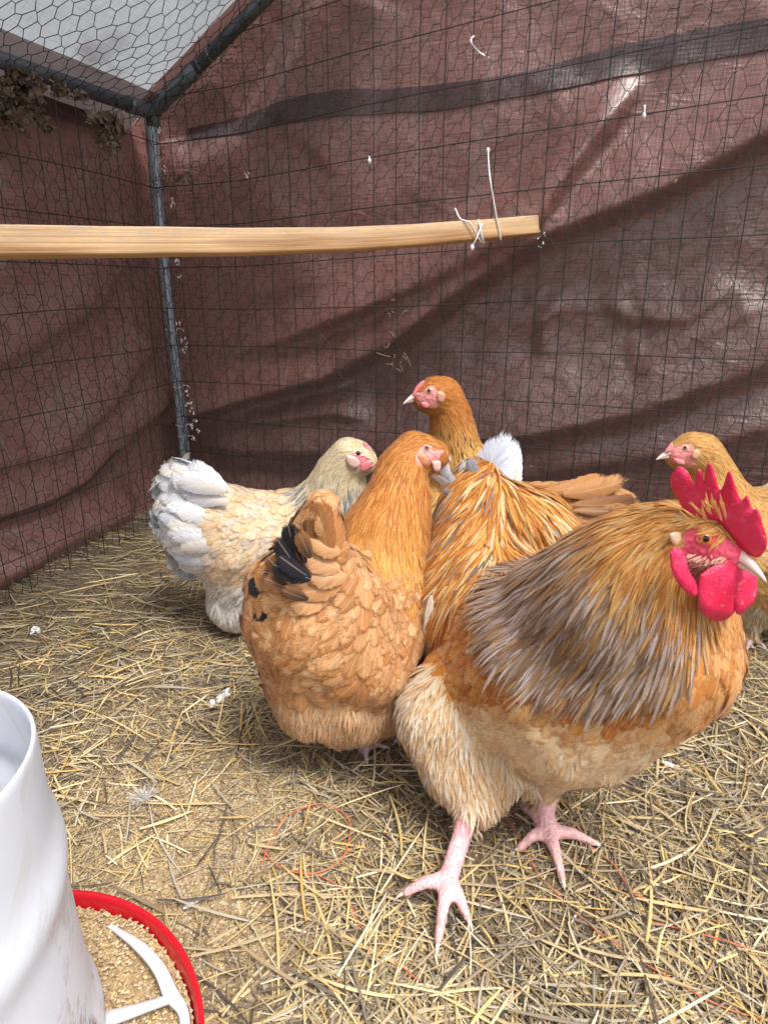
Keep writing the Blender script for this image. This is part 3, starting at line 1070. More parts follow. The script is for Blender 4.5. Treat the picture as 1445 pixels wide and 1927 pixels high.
class Bird:
    """balls seen at photo pixels (px, py, depth Y, radius in photo pixels); bones join balls; tags say what grows there"""

    def __init__(s, name, loc, label, seed):
        s.root = empty(name, loc)
        tagit(s.root, label, 'rooster' if name == 'rooster' else 'hen', None if name == 'rooster' else 'hens standing in the run')
        s.b = {}
        s.bones = []
        s.seed = seed
        s.rng = np.random.default_rng(seed)

    def ball(s, k, px, py, Y, rpx):
        c = P(px, py, Y=Y)
        t = Y / ray(px, py)[1]
        s.b[k] = (c, rpx * t / FPX)

    def balls(s, d):
        for k, v in d.items():
            if len(v) == 4: s.ball(k, *v)
            else: s.b[k] = (np.array(v[0], float), v[1])

    def chain(s, tag, *ks):
        for a, b in zip(ks[:-1], ks[1:]):
            s.bones.append((s.b[a][0], s.b[b][0], s.b[a][1], s.b[b][1], tag))

    def finish(s, voxel, cols, faces=(), facecol=(.8, .3, .28), smooth=6, paint=None):
        parts = []
        for a, b, ra, rb, tag in s.bones:
            n = max(2, int(np.linalg.norm(b - a) / (min(ra, rb) * .3)) + 1)
            n = min(n, 40)
            for t in np.linspace(0, 1, n):
                parts.append((a + (b - a) * t + ICO_V * (ra + (rb - ra) * t), ICO_F))
        V, F, _ = merge(parts)
        tmp = mesh_obj('tmp', V, F, None)
        m = tmp.modifiers.new('r', 'REMESH'); m.mode = 'VOXEL'; m.voxel_size = voxel
        m2 = tmp.modifiers.new('s', 'SMOOTH'); m2.factor = 0.5; m2.iterations = smooth
        dg = bpy.context.evaluated_depsgraph_get()
        ev = tmp.evaluated_get(dg)
        me = ev.to_mesh()
        nv = len(me.vertices)
        co = np.empty(nv * 3, np.float32); me.vertices.foreach_get('co', co); co = co.reshape(-1, 3).astype(float)
        npf = len(me.polygons)
        pc = np.empty(npf * 3, np.float32); me.polygons.foreach_get('center', pc)
        pn = np.empty(npf * 3, np.float32); me.polygons.foreach_get('normal', pn)
        lt = np.empty(npf, np.int32); me.polygons.foreach_get('loop_total', lt)
        vi = np.empty(len(me.loops), np.int32); me.loops.foreach_get('vertex_index', vi)
        q = vi.reshape(-1, 4) if (lt == 4).all() else None
        if q is None:
            fl, p = [], 0
            fl4, fl3 = [], []
            for l in lt:
                (fl4 if l == 4 else fl3).append(vi[p:p + l]); p += l
            q = [np.array(x) for x in (fl4, fl3) if len(x)]
        s.C = pc.reshape(-1, 3).astype(float); s.N = pn.reshape(-1, 3).astype(float)
        tri = q if isinstance(q, np.ndarray) else q[0]
        s.bvh = BVHTree.FromPolygons([tuple(x) for x in co], [tuple(int(i) for i in x) for x in tri])
        ev.to_mesh_clear()
        bpy.data.objects.remove(tmp)
        s.faces = [(s.hit(x, y)[0], r * s.scale(x, y)) for x, y, r in faces]
        tag, _ = s.near(co)
        c = np.zeros((nv, 3))
        for k, cc in cols.items(): c[tag == k] = cc
        for fc, r in s.faces:
            d = np.linalg.norm(co - fc, axis=1)
            w = np.clip((r * 1.12 - d) / (r * .15), 0, 1)[:, None]
            c = c * (1 - w) + np.array(facecol) * w
        gr = (tag == 'leg') * np.clip((.034 - co[:, 2]) / .02, 0, 1) * np.clip(.35 + 1.1 * fbm(co * 110, 9), 0, .75)
        c = c * (1 - gr[:, None]) + np.array([.38, .28, .20]) * gr[:, None]
        s.body = mesh_obj('body', co, q, M['body'], s.root, c)
        s.ctag, s.cflow = s.near(s.C)
        return s

    def near(s, X):
        best = np.full(len(X), 1e9); tag = np.full(len(X), '', dtype='<U12')
        flow = np.zeros((len(X), 3)); wsum = np.zeros(len(X))
        for a, b, ra, rb, tg in s.bones:
            ab = b - a
            t = np.clip(((X - a) @ ab) / max(ab @ ab, 1e-9), 0, 1)
            d = np.linalg.norm(X - (a + t[:, None] * ab), axis=1) - (ra + (rb - ra) * t)
            w = np.exp(-d / .008)
            flow += w[:, None] * nrm(ab); wsum += w
            m = d < best
            best[m] = d[m]; tag[m] = tg
        return tag, flow / np.maximum(wsum, 1e-12)[:, None]

    def hit(s, px, py):
        d = nrm(ray(px, py))
        loc, n, i, dist = s.bvh.ray_cast(Vector(CAMP), Vector(d), 10)
        if loc is None:
            loc, n, i, dist = s.bvh.find_nearest(Vector(CAMP + d * np.linalg.norm(s.b[next(iter(s.b))][0] - CAMP)))
        return np.array(loc), np.array(n)

    def scale(s, px, py):
        h = s.hit(px, py)[0]
        v = h - CAMP
        return (v[1] * CS - v[2] * SN) / FPX

    def pick(s, tags, spacing, jitter=.4):
        m = np.isin(s.ctag, tags)
        for fc, r in s.faces: m &= np.linalg.norm(s.C - fc, axis=1) > r
        idx = np.nonzero(m)[0]
        idx = s.rng.permutation(idx)
        cell = np.floor(s.C[idx] / spacing + s.rng.uniform(0, 1, 3)).astype(np.int64)
        key = cell[:, 0] * 73856093 ^ cell[:, 1] * 19349663 ^ cell[:, 2] * 83492791
        _, u = np.unique(key, return_index=True)
        return idx[u]

    def coat(s, name, tags, spacing, L, Wd, colf, lift=.18, curl=.25, point=0.0, fringe=.12, grav=.35, rand=.12, nu=5, ns=7, inset=.002, parent_=None, flowf=None, keep=None, both=1, hang=0.35):
        """a layer of overlapping feathers. colf(X, px) -> (base, tip, edge) colours"""
        idx = np.concatenate([s.pick(tags, spacing) for _ in range(both)])
        X, N = s.C[idx], s.N[idx]
        if keep is not None:
            k = keep(X, proj(X)); idx, X, N = idx[k], X[k], N[k]
        D = s.cflow[idx].copy()
        if flowf is not None: D = flowf(X, D)
        D = D + np.array([0, 0, -1.0]) * grav + s.rng.normal(0, rand, D.shape)
        D = D - N * np.sum(D * N, 1, keepdims=True)
        D = nrm(D)
        Lf = L(X, proj(X)) if callable(L) else np.full(len(X), L)
        Lf = Lf * s.rng.uniform(.8, 1.2, len(X))
        Wf = (Wd(X, proj(X)) if callable(Wd) else np.full(len(X), Wd)) * s.rng.uniform(.8, 1.2, len(X))
        c0, c1, ce = colf(X, proj(X), s.rng)
        Lf = Lf * 1.12
        Pt, Nt = s.drape(X, N, D, Lf, lift, grav_keep=hang)
        V, F, c, uv = feather_path(Pt, Nt, Lf, Wf, c0, c1, ce, point, fringe, s.rng, nu, ns)
        return mesh_obj(name, V, F, M['feather'], parent_ or s.root, gam(c), uv)

    def drape(s, X, N, D, L, lift, steps=5, grav_keep=0.0):
        """lay each feather along the body: a path of points over the surface, rising towards its tip"""
        n = len(X)
        lf = lift * s.rng.uniform(.55, 1.45, n)
        P_ = [X + N * .0004]; Ns = [N.copy()]
        p, d, nn = X.copy(), D.copy(), N.copy()
        h = L / steps
        for k in range(1, steps + 1):
            q = p + d * h[:, None]
            loc = np.empty_like(q); nm = np.empty_like(q)
            for i in range(n):
                a, b, _, _ = s.bvh.find_nearest(Vector(q[i]))
                loc[i] = a; nm[i] = b
            nm = nrm(nm * .5 + nn * .5)
            off = np.linalg.norm(q - loc, axis=1)
            p2 = loc + (q - loc) * grav_keep
            t = k / steps
            d = nrm(p2 - p + 1e-9); d = nrm(d - nm * np.sum(d * nm, 1, keepdims=True) * (1 - grav_keep))
            p, nn = p2, nm
            P_.append(p + nm * (.0004 + lf * L * (t - .28 * t * t))[:, None]); Ns.append(nm)
        return np.stack(P_, 1), np.stack(Ns, 1)

    def plumes(s, name, specs):
        """single feathers: (root px,py,Y), (tip px,py,Y), width m, base col, tip col, bend m, point"""
        parts = []
        for r, t, w, c0, c1, bend, pt in specs:
            a, b = P(*r[:2], Y=r[2]), P(*t[:2], Y=t[2])
            D = b - a; L = np.linalg.norm(D); D = D / L
            N = nrm(CAMP - a) + s.rng.normal(0, .22, 3); N = nrm(N - D * np.dot(N, D))
            S = np.cross(D, N)
            q = (feather_mesh(a[None], D[None], N[None], np.array([L]), np.array([w]), np.array([c0]), np.array([c1]), np.array([c1]),
                                      pt, 0.04, 0.10, .05, s.rng, 9, 14, side=bend))
            if name.endswith('tail_feathers') or name.endswith('wing_feathers'):
                mesh_obj(name[:-1], q[0], q[1], M['feather'], s.root, gam(q[2]), q[3])
            else: parts.append(q)
        if parts:
            V, F, c, uv = mergef(parts)
            o = mesh_obj(name, V, F, M['feather'], s.root, gam(c), uv)
            o['kind'] = 'stuff'

    def eye(s, px, py, rpx, iris, look=None):
        h, n = s.hit(px, py)
        sc = s.scale(px, py)
        r = rpx * sc
        d = nrm(.75 * n + .25 * nrm(CAMP - h))
        e = mesh_obj('eye', h - d * r * .30 + ICO3_V * r, ICO3_F, M[iris], s.root)
        # pupil: a lens cap on the ball
        V, F = cap(h - d * r * .30, d, r * 1.03, .46)
        mesh_obj('pupil', V, F, M['pupil'], e)
        # bare rim round the eye
        T = nrm(np.cross(d, UP)); B = np.cross(T, d)
        th = np.linspace(0, 2 * math.pi, 24, endpoint=False)
        ring = h - d * r * .05 + (np.cos(th)[:, None] * T * 1.08 + np.sin(th)[:, None] * B * .86) * r
        V, F = torus(ring, r * .26)
        mesh_obj('eyelid', V, F, M['lid_' + s.lid], e)
        return h, n, sc


def torus(ring, r, n=6):
    m = len(ring)
    c = ring.mean(0)
    V, F = [], []
    N = nrm(np.cross(ring[0] - c, ring[m // 4] - c))
    for i in range(m):
        o = nrm(ring[i] - c)
        for k in range(n):
            a = 2 * math.pi * k / n
            V.append(ring[i] + r * (math.cos(a) * o + math.sin(a) * N))
    for i in range(m):
        for k in range(n):
            F.append((i * n + k, i * n + (k + 1) % n, ((i + 1) % m) * n + (k + 1) % n, ((i + 1) % m) * n + k))
    return np.array(V), np.array(F)


def cap(c, d, r, ang, n=16, m=4):
    T = nrm(np.cross(d, UP)); B = np.cross(T, d)
    V = [c + d * r]; F3, F4 = [], []
    for i in range(1, m + 1):
        a = ang * i / m
        for k in range(n):
            p = 2 * math.pi * k / n
            V.append(c + r * (math.cos(a) * d + math.sin(a) * (math.cos(p) * T + math.sin(p) * B)))
    for k in range(n):
        F3.append((0, 1 + k, 1 + (k + 1) % n))
        for i in range(m - 1):
            F4.append((1 + i * n + k, 1 + (i + 1) * n + k, 1 + (i + 1) * n + (k + 1) % n, 1 + i * n + (k + 1) % n))
    return np.array(V), [np.array(F3), np.array(F4)]


_b = bmesh.new(); bmesh.ops.create_icosphere(_b, subdivisions=3, radius=1.0)
ICO3_V = np.array([v.co[:] for v in _b.verts]); ICO3_F = np.array([[v.index for v in f.verts] for f in _b.faces]); _b.free()
PB_S = [0, .12, .3, .5, .7, .85, .95, 1.0]
PB_W = [.25, .55, .85, 1.0, 1.0, .86, .58, .12]
PP_S = [0, .15, .4, .65, .85, 1.0]
PP_W = [.35, .8, 1.0, .7, .35, .03]


def feather_mesh(R, D, N, L, Wd, c0, c1, ce, point, lift, curl, fringe, rng, nu=5, ns=7, side=0.0):
    n = len(R)
    s = np.linspace(0, 1, ns)
    u = np.linspace(-1, 1, nu)
    S = np.cross(D, N)
    pr = np.interp(s, PB_S, PB_W) * (1 - point) + np.interp(s, PP_S, PP_W) * point
    L = L[:, None, None]; Wd = Wd[:, None, None]
    lf = lift * rng.uniform(.5, 1.5, (n, 1, 1)); cu = curl * rng.uniform(.6, 1.4, (n, 1, 1))
    ss = s[None, :, None]; uu = u[None, None, :]
    jag = 1 + rng.normal(0, fringe, (n, ns, nu)) * np.abs(uu)
    along = ss * L - np.abs(uu) ** 2 * Wd * .12 * ss + rng.normal(0, fringe, (n, ns, nu)) * Wd * .5 * (ss > .5) * (ss ** 2)
    across = uu * Wd * .5 * pr[None, :, None] * jag + (side + rng.normal(0, .05, (n, 1, 1))) * L * (ss ** 2)
    tw = rng.normal(0, .22, (n, 1, 1))
    out = L * (lf * ss - cu * ss ** 2) - (uu ** 2) * Wd * .13 * pr[None, :, None] + tw * uu * Wd * .5 * pr[None, :, None] * ss
    V = R[:, None, None, :] + along[..., None] * D[:, None, None, :] + across[..., None] * S[:, None, None, :] + out[..., None] * N[:, None, None, :]
    i = np.arange(n)[:, None, None, None] * ns * nu + np.arange(ns - 1)[None, :, None, None] * nu + np.arange(nu - 1)[None, None, :, None]
    F = (i + np.array([0, nu, nu + 1, 1])[None, None, None]).reshape(-1, 4)
    t = np.clip(ss * 1.1 - .05, 0, 1)[..., None]
    c = c0[:, None, None, :] * (1 - t) + c1[:, None, None, :] * t
    e = (np.maximum(np.abs(uu), 0 * ss) ** 2)[..., None] * np.ones((n, ns, 1, 1))
    c = c * (1 - e) + ce[:, None, None, :] * e
    c = np.concatenate([np.broadcast_to(c, (n, ns, nu, 3)), np.broadcast_to(edge_alpha(ns, nu, .55), (n, ns, nu, 1))], -1)
    uv = np.stack(np.broadcast_arrays(uu, ss * (L / Wd) * .5, rng.uniform(0, 50, (n, 1, 1))), -1)
    return V.reshape(-1, 3), F, c.reshape(-1, 4), uv.reshape(-1, 3)


def edge_alpha(ns, nu, soft):
    """1 in the web of a feather, falling towards its sides and tip"""
    s = np.linspace(0, 1, ns)[:, None]; u = np.abs(np.linspace(-1, 1, nu))[None, :]
    a = 1 - (1 - soft) * np.clip((u - .35) / .65, 0, 1) ** 1.5
    b = 1 - np.clip((s - .72) / .28, 0, 1) ** 1.3
    return np.clip(np.minimum(a, b + .0 * u) - .25 * np.clip((s - .6) / .4, 0, 1) * u, 0, 1)[None, :, :, None]


def feather_path(Pt, Nt, L, Wd, c0, c1, ce, point, fringe, rng, nu=5, ns=7, soft=.1):
    """feathers swept along given paths Pt (n,k,3) with normals Nt"""
    n, K = Pt.shape[:2]
    s = np.linspace(0, 1, ns) ** .85
    x = s * (K - 1); i0 = np.minimum(x.astype(int), K - 2); f = (x - i0)[None, :, None]
    Q = Pt[:, i0] * (1 - f) + Pt[:, i0 + 1] * f
    Nn = nrm(Nt[:, i0] * (1 - f) + Nt[:, i0 + 1] * f)
    T = nrm(np.gradient(Q, axis=1))
    tw = rng.normal(0, .16, (n, 1, 1))
    S = nrm(np.cross(T, Nn)); Nn = np.cross(S, T)
    S = S + Nn * tw * s[None, :, None]
    u = np.linspace(-1, 1, nu)
    pr = np.interp(s, PB_S, PB_W) * (1 - point) + np.interp(s, PP_S, PP_W) * point
    uu = u[None, None, :]
    Wd = Wd[:, None, None]; L = L[:, None, None]
    bend = rng.normal(0, .05, (n, 1, 1))
    jag = 1 + rng.normal(0, fringe, (n, ns, nu)) * np.abs(uu)
    ac = uu * Wd * .5 * pr[None, :, None] * jag + bend * L * (s[None, :, None] ** 2)
    al = -np.abs(uu) ** 2 * Wd * .10 * s[None, :, None] + rng.normal(0, fringe, (n, ns, nu)) * Wd * .5 * (s[None, :, None] ** 3)
    ou = -(uu ** 2) * Wd * .11 * pr[None, :, None]
    V = Q[:, :, None, :] + ac[..., None] * S[:, :, None, :] + al[..., None] * T[:, :, None, :] + ou[..., None] * Nn[:, :, None, :]
    i = np.arange(n)[:, None, None, None] * ns * nu + np.arange(ns - 1)[None, :, None, None] * nu + np.arange(nu - 1)[None, None, :, None]
    F = (i + np.array([0, nu, nu + 1, 1])[None, None, None]).reshape(-1, 4)
    t = s[None, :, None, None]
    c = c0[:, None, None, :] * (1 - t) + c1[:, None, None, :] * t
    e = (np.abs(uu) ** 2)[..., None] * np.ones((n, ns, 1, 1))
    c = np.broadcast_to(c * (1 - e) + ce[:, None, None, :] * e, (n, ns, nu, 3))
    c = np.concatenate([c, np.broadcast_to(edge_alpha(ns, nu, soft), (n, ns, nu, 1))], -1)
    uv = np.stack(np.broadcast_arrays(uu, s[None, :, None] * (L / Wd) * .5, rng.uniform(0, 50, (n, 1, 1))), -1)
    return V.reshape(-1, 3), F, c.reshape(-1, 4), uv.reshape(-1, 3)


M['lid_red'] = mat_comb('eyelid_skin', (0.7, 0.06, 0.1), (0.8, 0.14, 0.16))
M['lid_pink'] = mat_comb('pale_eyelid_skin', (0.75, 0.42, 0.38), (0.82, 0.5, 0.46))


def pal(cols, wts=None):
    cols = np.array(cols, float)

    def f(n, rng, var=.1):
        return cols[rng.choice(len(cols), n, p=wts)] * rng.uniform(1 - var, 1 + var, (n, 1))
    return f


def slab(outline, thick, puff=0.35, wave=0.0, n=3):
    """closed 3-D outline (m,3) -> fleshy slab with rounded rim; outline roughly planar"""
    O = np.asarray(outline, float)
    c = O.mean(0)
    N = np.zeros(3)
    for i in range(len(O)): N += np.cross(O[i] - c, O[(i + 1) % len(O)] - c)
    N = nrm(N)
    bm = bmesh.new()
    vs = [bm.verts.new(p) for p in O]
    f = bm.faces.new(vs)
    bmesh.ops.triangulate(bm, faces=[f])
    bmesh.ops.subdivide_edges(bm, edges=bm.edges[:], cuts=3, use_grid_fill=True)
    bmesh.ops.triangulate(bm, faces=bm.faces[:])
    bmesh.ops.beautify_fill(bm, faces=bm.faces[:], edges=bm.edges[:])
    V = np.array([v.co[:] for v in bm.verts]); F = np.array([[v.index for v in f.verts] for f in bm.faces])
    bd = np.array([v.is_boundary for v in bm.verts])
    be = [(e.verts[0].index, e.verts[1].index) for e in bm.edges if e.is_boundary]
    fo = {}
    for f in bm.faces:
        k = [v.index for v in f.verts]
        for a, b in zip(k, k[1:] + k[:1]): fo[(a, b)] = 1
    bm.free()
    d = np.min(np.linalg.norm(V[:, None] - V[bd][None], axis=2), axis=1)
    h = thick * (.25 + .75 * np.clip(d / (thick * 1.2), 0, 1) ** .5) + puff * np.clip(d - thick, 0, None)
    if wave: V = V + N * (wave * vnoise(V * 60, 3))[:, None]
    n0 = len(V)
    A = V + N * (h / 2)[:, None]; B = V - N * (h / 2)[:, None]
    Fs = [F, F[:, ::-1] + n0]
    Q = []
    for a, b in be:
        if (a, b) in fo: Q.append((b, a, a + n0, b + n0))
        else: Q.append((a, b, b + n0, a + n0))
    return np.concatenate([A, B]), [np.concatenate(Fs), np.array(Q)]


def px_outline(pts, Y, slope=0.0, x0=0, sub=4, yslope=0.0, y0=0):
    """photo outline onto an upright sheet whose depth changes by slope per px to the right"""
    if sub > 1:
        q = [np.array([p[0], p[1], 0.]) for p in pts]
        q = q + [q[0]]
        S = smooth_path(q, sub)[:-1]
        pts = [(p[0], p[1]) for p in S]
    return np.array([P(x, y, Y=Y + slope * (x - x0) + yslope * (y - y0)) for x, y in pts])


def beak(bird, base, tip, rb, low=True, droop=.25, open_=0.15):
    """base, tip world points, rb radius at the base"""
    D = tip - base; L = np.linalg.norm(D); D = D / L
    S = nrm(np.cross(D, UP)); B = np.cross(S, D)
    obs = []
    for k, (sgn, ln, r) in enumerate(((1, 1.0, 1.0), (-1, .86, .72))):
        n, m = 14, 12
        V = []
        for i in range(n):
            t = i / (n - 1)
            w = rb * r * (1 - t) ** .62 + .0002
            ctr = base + D * L * ln * t - B * (droop * rb * 1.9 * t ** 2.2) * (1 if sgn > 0 else .75) + B * sgn * rb * .30 * (1 - t * .85)
            for j in range(m):
                a = 2 * math.pi * j / m
                y = math.cos(a) * w * .72; z = math.sin(a) * w * (.95 if math.sin(a) * sgn > 0 else .30)
                V.append(ctr + S * y + B * z)
        F = [(i * m + j, i * m + (j + 1) % m, (i + 1) * m + (j + 1) % m, (i + 1) * m + j) for i in range(n - 1) for j in range(m)]
        obs.append((np.array(V), np.array(F)))
    v, f, _ = merge(obs)
    return mesh_obj('beak', v, f, M['beak'], bird.root)


def foot(bird, k, hub, toes, r=.0058, tag='leg'):
    """toes: list of world tip points; adds balls and bones; returns claw specs"""
    bird.b[k + 'h'] = (hub, r * 1.35)
    claws = []
    for i, t in enumerate(toes):
        t = np.asarray(t, float)
        mid = hub * .45 + t * .55 + UP * .006
        bird.b[f'{k}{i}m'] = (mid, r * .85)
        bird.b[f'{k}{i}t'] = (t, r * .60)
        bird.chain(tag, k + 'h', f'{k}{i}m', f'{k}{i}t')
        d = nrm(t - mid)
        claws.append(smooth_path([t - d * .002, t + d * .007 + UP * .0005, t + d * .014 - UP * .004], 5))
    return claws


def add_claws(bird, claws, r=.0028):
    for c in claws:
        v, f = tube(c, np.linspace(r, .0004, len(c)), 8)
        mesh_obj('claw', v, f, M['claw'], bird.root)


def gp_(px, py, dz=0.006):
    q = P(px, py, z=0.012)
    g = gz1(q[0], q[1])
    q = P(px, py, z=g + dz)
    return q


M['comb_pink'] = mat_comb('pink_comb_skin', (0.78, 0.2, 0.24), (0.85, 0.36, 0.38))
M['lobe_tan2'] = mat_comb('sandy_ear_skin', (0.68, 0.36, 0.22), (0.76, 0.46, 0.32))
M['lobe_tan'] = mat_comb('tan_ear_skin', (0.62, 0.26, 0.12), (0.72, 0.38, 0.22))
# --- palettes (linear albedo)
PINK_LEG = (.86, .50, .52)

# ================= rooster
R = Bird('rooster', (.16, .56, 0), 'big golden rooster with red comb and grey hackle walking in front', 1)
R.lid = 'red'
R.balls({
    'belly': (1080, 1300, .60, 172), 'mid': (1060, 1245, .62, 190), 'breast': (1215, 1215, .56, 168), 'crop': (1225, 1150, .56, 150),
    'back': (955, 1190, .70, 138), 'saddle': (905, 1085, .78, 110), 'tail': (905, 965, .84, 78), 'tailtip': (900, 905, .88, 42),
    'droop': (860, 1150, .74, 78), 'droop2': (822, 1230, .74, 34),
    'neck0': (1180, 1130, .56, 160), 'neck1': (1215, 1060, .535, 112), 'neck2': (1262, 1010, .515, 68), 'head': (1312, 1008, .50, 56), 'face': (1362, 1040, .485, 34),
    'thigh': (842, 1345, .645, 90), 'thigh1': (862, 1425, .62, 72), 'thigh2': (893, 1495, .59, 42), 'thigh3': (915, 1490, .60, 34), 'thigh4': (935, 1400, .635, 84), 'thigh5': (1000, 1420, .645, 70),
    'thighb': (1030, 1400, .64, 80), 'thighb2': (1032, 1455, .625, 38),
    'hip': (930, 1280, .68, 130),
})
R.ball('mantle', 1085, 1160, .60, 132)
R.chain('neck', 'head', 'neck2', 'neck1', 'neck0', 'mantle')
R.chain('breast', 'crop', 'breast', 'belly')
R.chain('side', 'mid', 'back')
R.chain('saddle', 'back', 'saddle', 'tail', 'tailtip')
R.chain('saddle', 'saddle', 'droop', 'droop2')
R.ball('sadr', 1000, 985, .80, 66)
R.ball('sadr2', 1040, 1030, .775, 60)
R.chain('saddle', 'tail', 'sadr', 'sadr2')
R.chain('breast', 'breast', 'mid', 'hip')
R.chain('belly', 'mid', 'belly')
R.chain('thigh', 'hip', 'thigh', 'thigh1', 'thigh2')
R.chain('belly', 'belly', 'thighb')
R.chain('thigh', 'thighb', 'thighb2')
R.chain('thigh', 'thigh1', 'thigh3')
R.chain('thigh', 'hip', 'thigh4', 'thigh3')
R.chain('thigh', 'hip', 'thigh5')
R.chain('head', 'face', 'head')
hub1 = P(843, 1655, z=.030); hub2 = gp_(1030, 1563, .012)
R.balls({'k1': (885, 1510, .575, 21), 's1': (864, 1590, .553, 18.5), 'k2': (1030, 1440, .63, 20), 's2': (1024, 1480, .622, 18.5)})
R.b['f1h'] = (hub1, .0105)
cl = foot(R, 'f1', hub1, [P(762, 1680, z=.022), P(824, 1772, z=.014), P(880, 1728, z=.016), P(862, 1560, z=.035)], .0078)
cl += foot(R, 'f2', hub2, [gp_(975, 1597), gp_(1058, 1655), gp_(1118, 1587), gp_(985, 1520, .012)], .0078)
R.chain('leg', 'k1', 's1', 'f1h')
R.chain('leg', 'k2', 's2', 'f2h')
R.b['sp'] = (P(990, 1493, Y=.628), .0035)
R.chain('leg', 's2', 'sp')
HACK = (.55, .30, .12)
R.finish(.0028, {'neck': (.42, .24, .11), 'head': (.70, .40, .12), 'breast': (.60, .38, .19), 'side': (.5, .24, .08), 'saddle': (.6, .27, .06), 'belly': (.66, .48, .29),
                 'thigh': (.70, .52, .35), 'leg': PINK_LEG},
         faces=[(1320, 1014, 30), (1345, 1026, 30), (1362, 1046, 30), (1322, 1058, 28), (1385, 1050, 24), (1300, 1040, 20), (1322, 1078, 22)], facecol=(.82, .10, .17))


def c_hackle(X, p, rng):
    n = len(X)
    k = np.clip((p[:, 0] - 900) / 520, 0, 1); up = np.clip((1100 - p[:, 1] - .25 * (1150 - p[:, 0])) / 130, 0, 1)
    hd = np.clip(1 - np.hypot(p[:, 0] - 1290, p[:, 1] - 1000) / 190, 0, 1)
    go = pal([(.66, .32, .075), (.72, .40, .12), (.58, .24, .05), (.72, .46, .20)])(n, rng)
    gr = pal([(.28, .27, .30), (.10, .085, .09), (.40, .39, .43), (.47, .46, .51), (.34, .21, .10), (.15, .13, .135)])(n, rng, .2)
    m = np.clip(.92 - .62 * up - hd * 1.1 - .40 * np.clip((p[:, 0] - 1230) / 120, 0, 1) + .32 * fbm(X * 22, 4) + rng.normal(0, .16, n), 0, 1)[:, None]
    m = np.clip((m - .30) * 4, 0, 1) * .8 + .15 * m
    base = go * (1 - m) + gr * m
    tip = go * (1 - m * .82) + gr * m * .82
    edge = go * .55 + base * .45
    return base * .95, tip, edge


def c_orange(X, p, rng):
    n = len(X)
    a = pal([(.72, .34, .06), (.62, .25, .04), (.78, .45, .13), (.54, .20, .035), (.80, .58, .32)])(n, rng)
    g = pal([(.22, .19, .18), (.34, .30, .28)])(n, rng, .2)
    top = np.clip((960 - p[:, 1]) / 70, 0, 1) * .75 + .10
    left = np.clip((905 - p[:, 0]) / 90, 0, 1) * (p[:, 1] < 1010)
    m = (rng.uniform(0, 1, n) < np.clip(top * left + .05, 0, .9))[:, None]
    b = np.where(m, g, a)
    return b * .85, b * 1.04, b * .9


def c_side(X, p, rng):
    n = len(X)
    a = pal([(.60, .25, .05), (.66, .31, .07), (.54, .20, .04), (.70, .40, .15)])(n, rng, .06)
    mo = (fbm(X * 45, 17) > .42)[:, None] & (p[:, 0] < 960)[:, None]
    a = np.where(mo, np.array([.80, .62, .45]), a)
    b = pal([(.82, .62, .39), (.84, .67, .45), (.78, .56, .32)])(n, rng, .04)
    L_ = (p[:, 1] - (1285 + .06 * (p[:, 0] - 850)) + 60 * fbm(X * 14, 8))
    front = np.clip((p[:, 0] - 1255) / 70, 0, 1) * np.clip((1400 - p[:, 1]) / 90, 0, 1)
    m = np.clip(L_ / 60, 0, 1) * (1 - front)
    m = np.clip(m, 0, 1)[:, None]
    c = a * (1 - m) + b * m
    c2 = pal([(.68, .34, .11), (.72, .42, .19), (.62, .28, .08)])(n, rng)
    f = front[:, None] * .8
    c = c * (1 - f) + c2 * f
    return c * .9, c * 1.05, c


def c_cream(X, p, rng):
    n = len(X)
    b = pal([(.78, .58, .36), (.82, .66, .46), (.72, .48, .26), (.84, .74, .60)])(n, rng, .06)
    w = np.clip(fbm(X * 16, 3) * 2, 0, .8)[:, None]
    b = b * (1 - w) + np.array([.85, .80, .72]) * w
    return b * .92, b * 1.03, b


HK = lambda X, p: (p[:, 0] > 965 + .15 * np.abs(p[:, 1] - 1100)) & (p[:, 1] < 1275 - .10 * (p[:, 0] - 1150))
R.coat('under_hackle', ['neck'], .0085, .036, .020, c_side, lift=.055, fringe=.035, grav=.6, both=2, keep=lambda X, p: ~HK(X, p) | (p[:, 0] < 1040))
R.coat('breast_plumage', ['breast', 'belly', 'side'], .0085, .044, .026, c_side, lift=.05, curl=.16, fringe=.035, grav=.55, both=2)
R.coat('thigh_fluff', ['thigh'], .0042, .030, .0045, c_cream, hang=.8, lift=.25, curl=.30, point=.6, fringe=.2, grav=.9, rand=.3, nu=3, ns=4, both=2)
R.coat('belly_fluff', ['belly'], .0042, .018, .0045, c_cream, lift=.2, curl=.30, point=.6, fringe=.2, grav=.9, rand=.35, nu=3, ns=4, keep=lambda X, p: p[:, 1] > 1400)
R.coat('saddle_plumage', ['saddle'], .0058, .055, .0075, c_orange, lift=.12, curl=.28, point=.8, fringe=.03, grav=.35, nu=3, ns=9, rand=.16, both=2,
       flowf=lambda X, D: (lambda p: nrm(np.stack([np.clip((p[:, 0] - 945) / 75, -1, 1) * .8, -.15 + 0 * p[:, 0], -.15 - .75 * np.clip(np.abs(p[:, 0] - 925) / 130 + (p[:, 1] - 900) / 260, 0, 1)], 1)))(proj(X)))
neck_axis = nrm(R.b['neck0'][0] - R.b['head'][0])
R.coat('hackle', ['neck'], .0046, lambda X, p: np.interp(np.hypot(p[:, 0] - 1300, p[:, 1] - 1000), [40, 120, 240, 400], [.016, .034, .062, .07]),
       lambda X, p: np.interp(np.hypot(p[:, 0] - 1300, p[:, 1] - 1000), [40, 120, 240], [.0036, .005, .0068]),
       c_hackle, lift=.13, curl=.16, point=.8, fringe=.06, grav=.75, nu=3, ns=9, rand=.10, both=2, keep=HK, hang=.5)


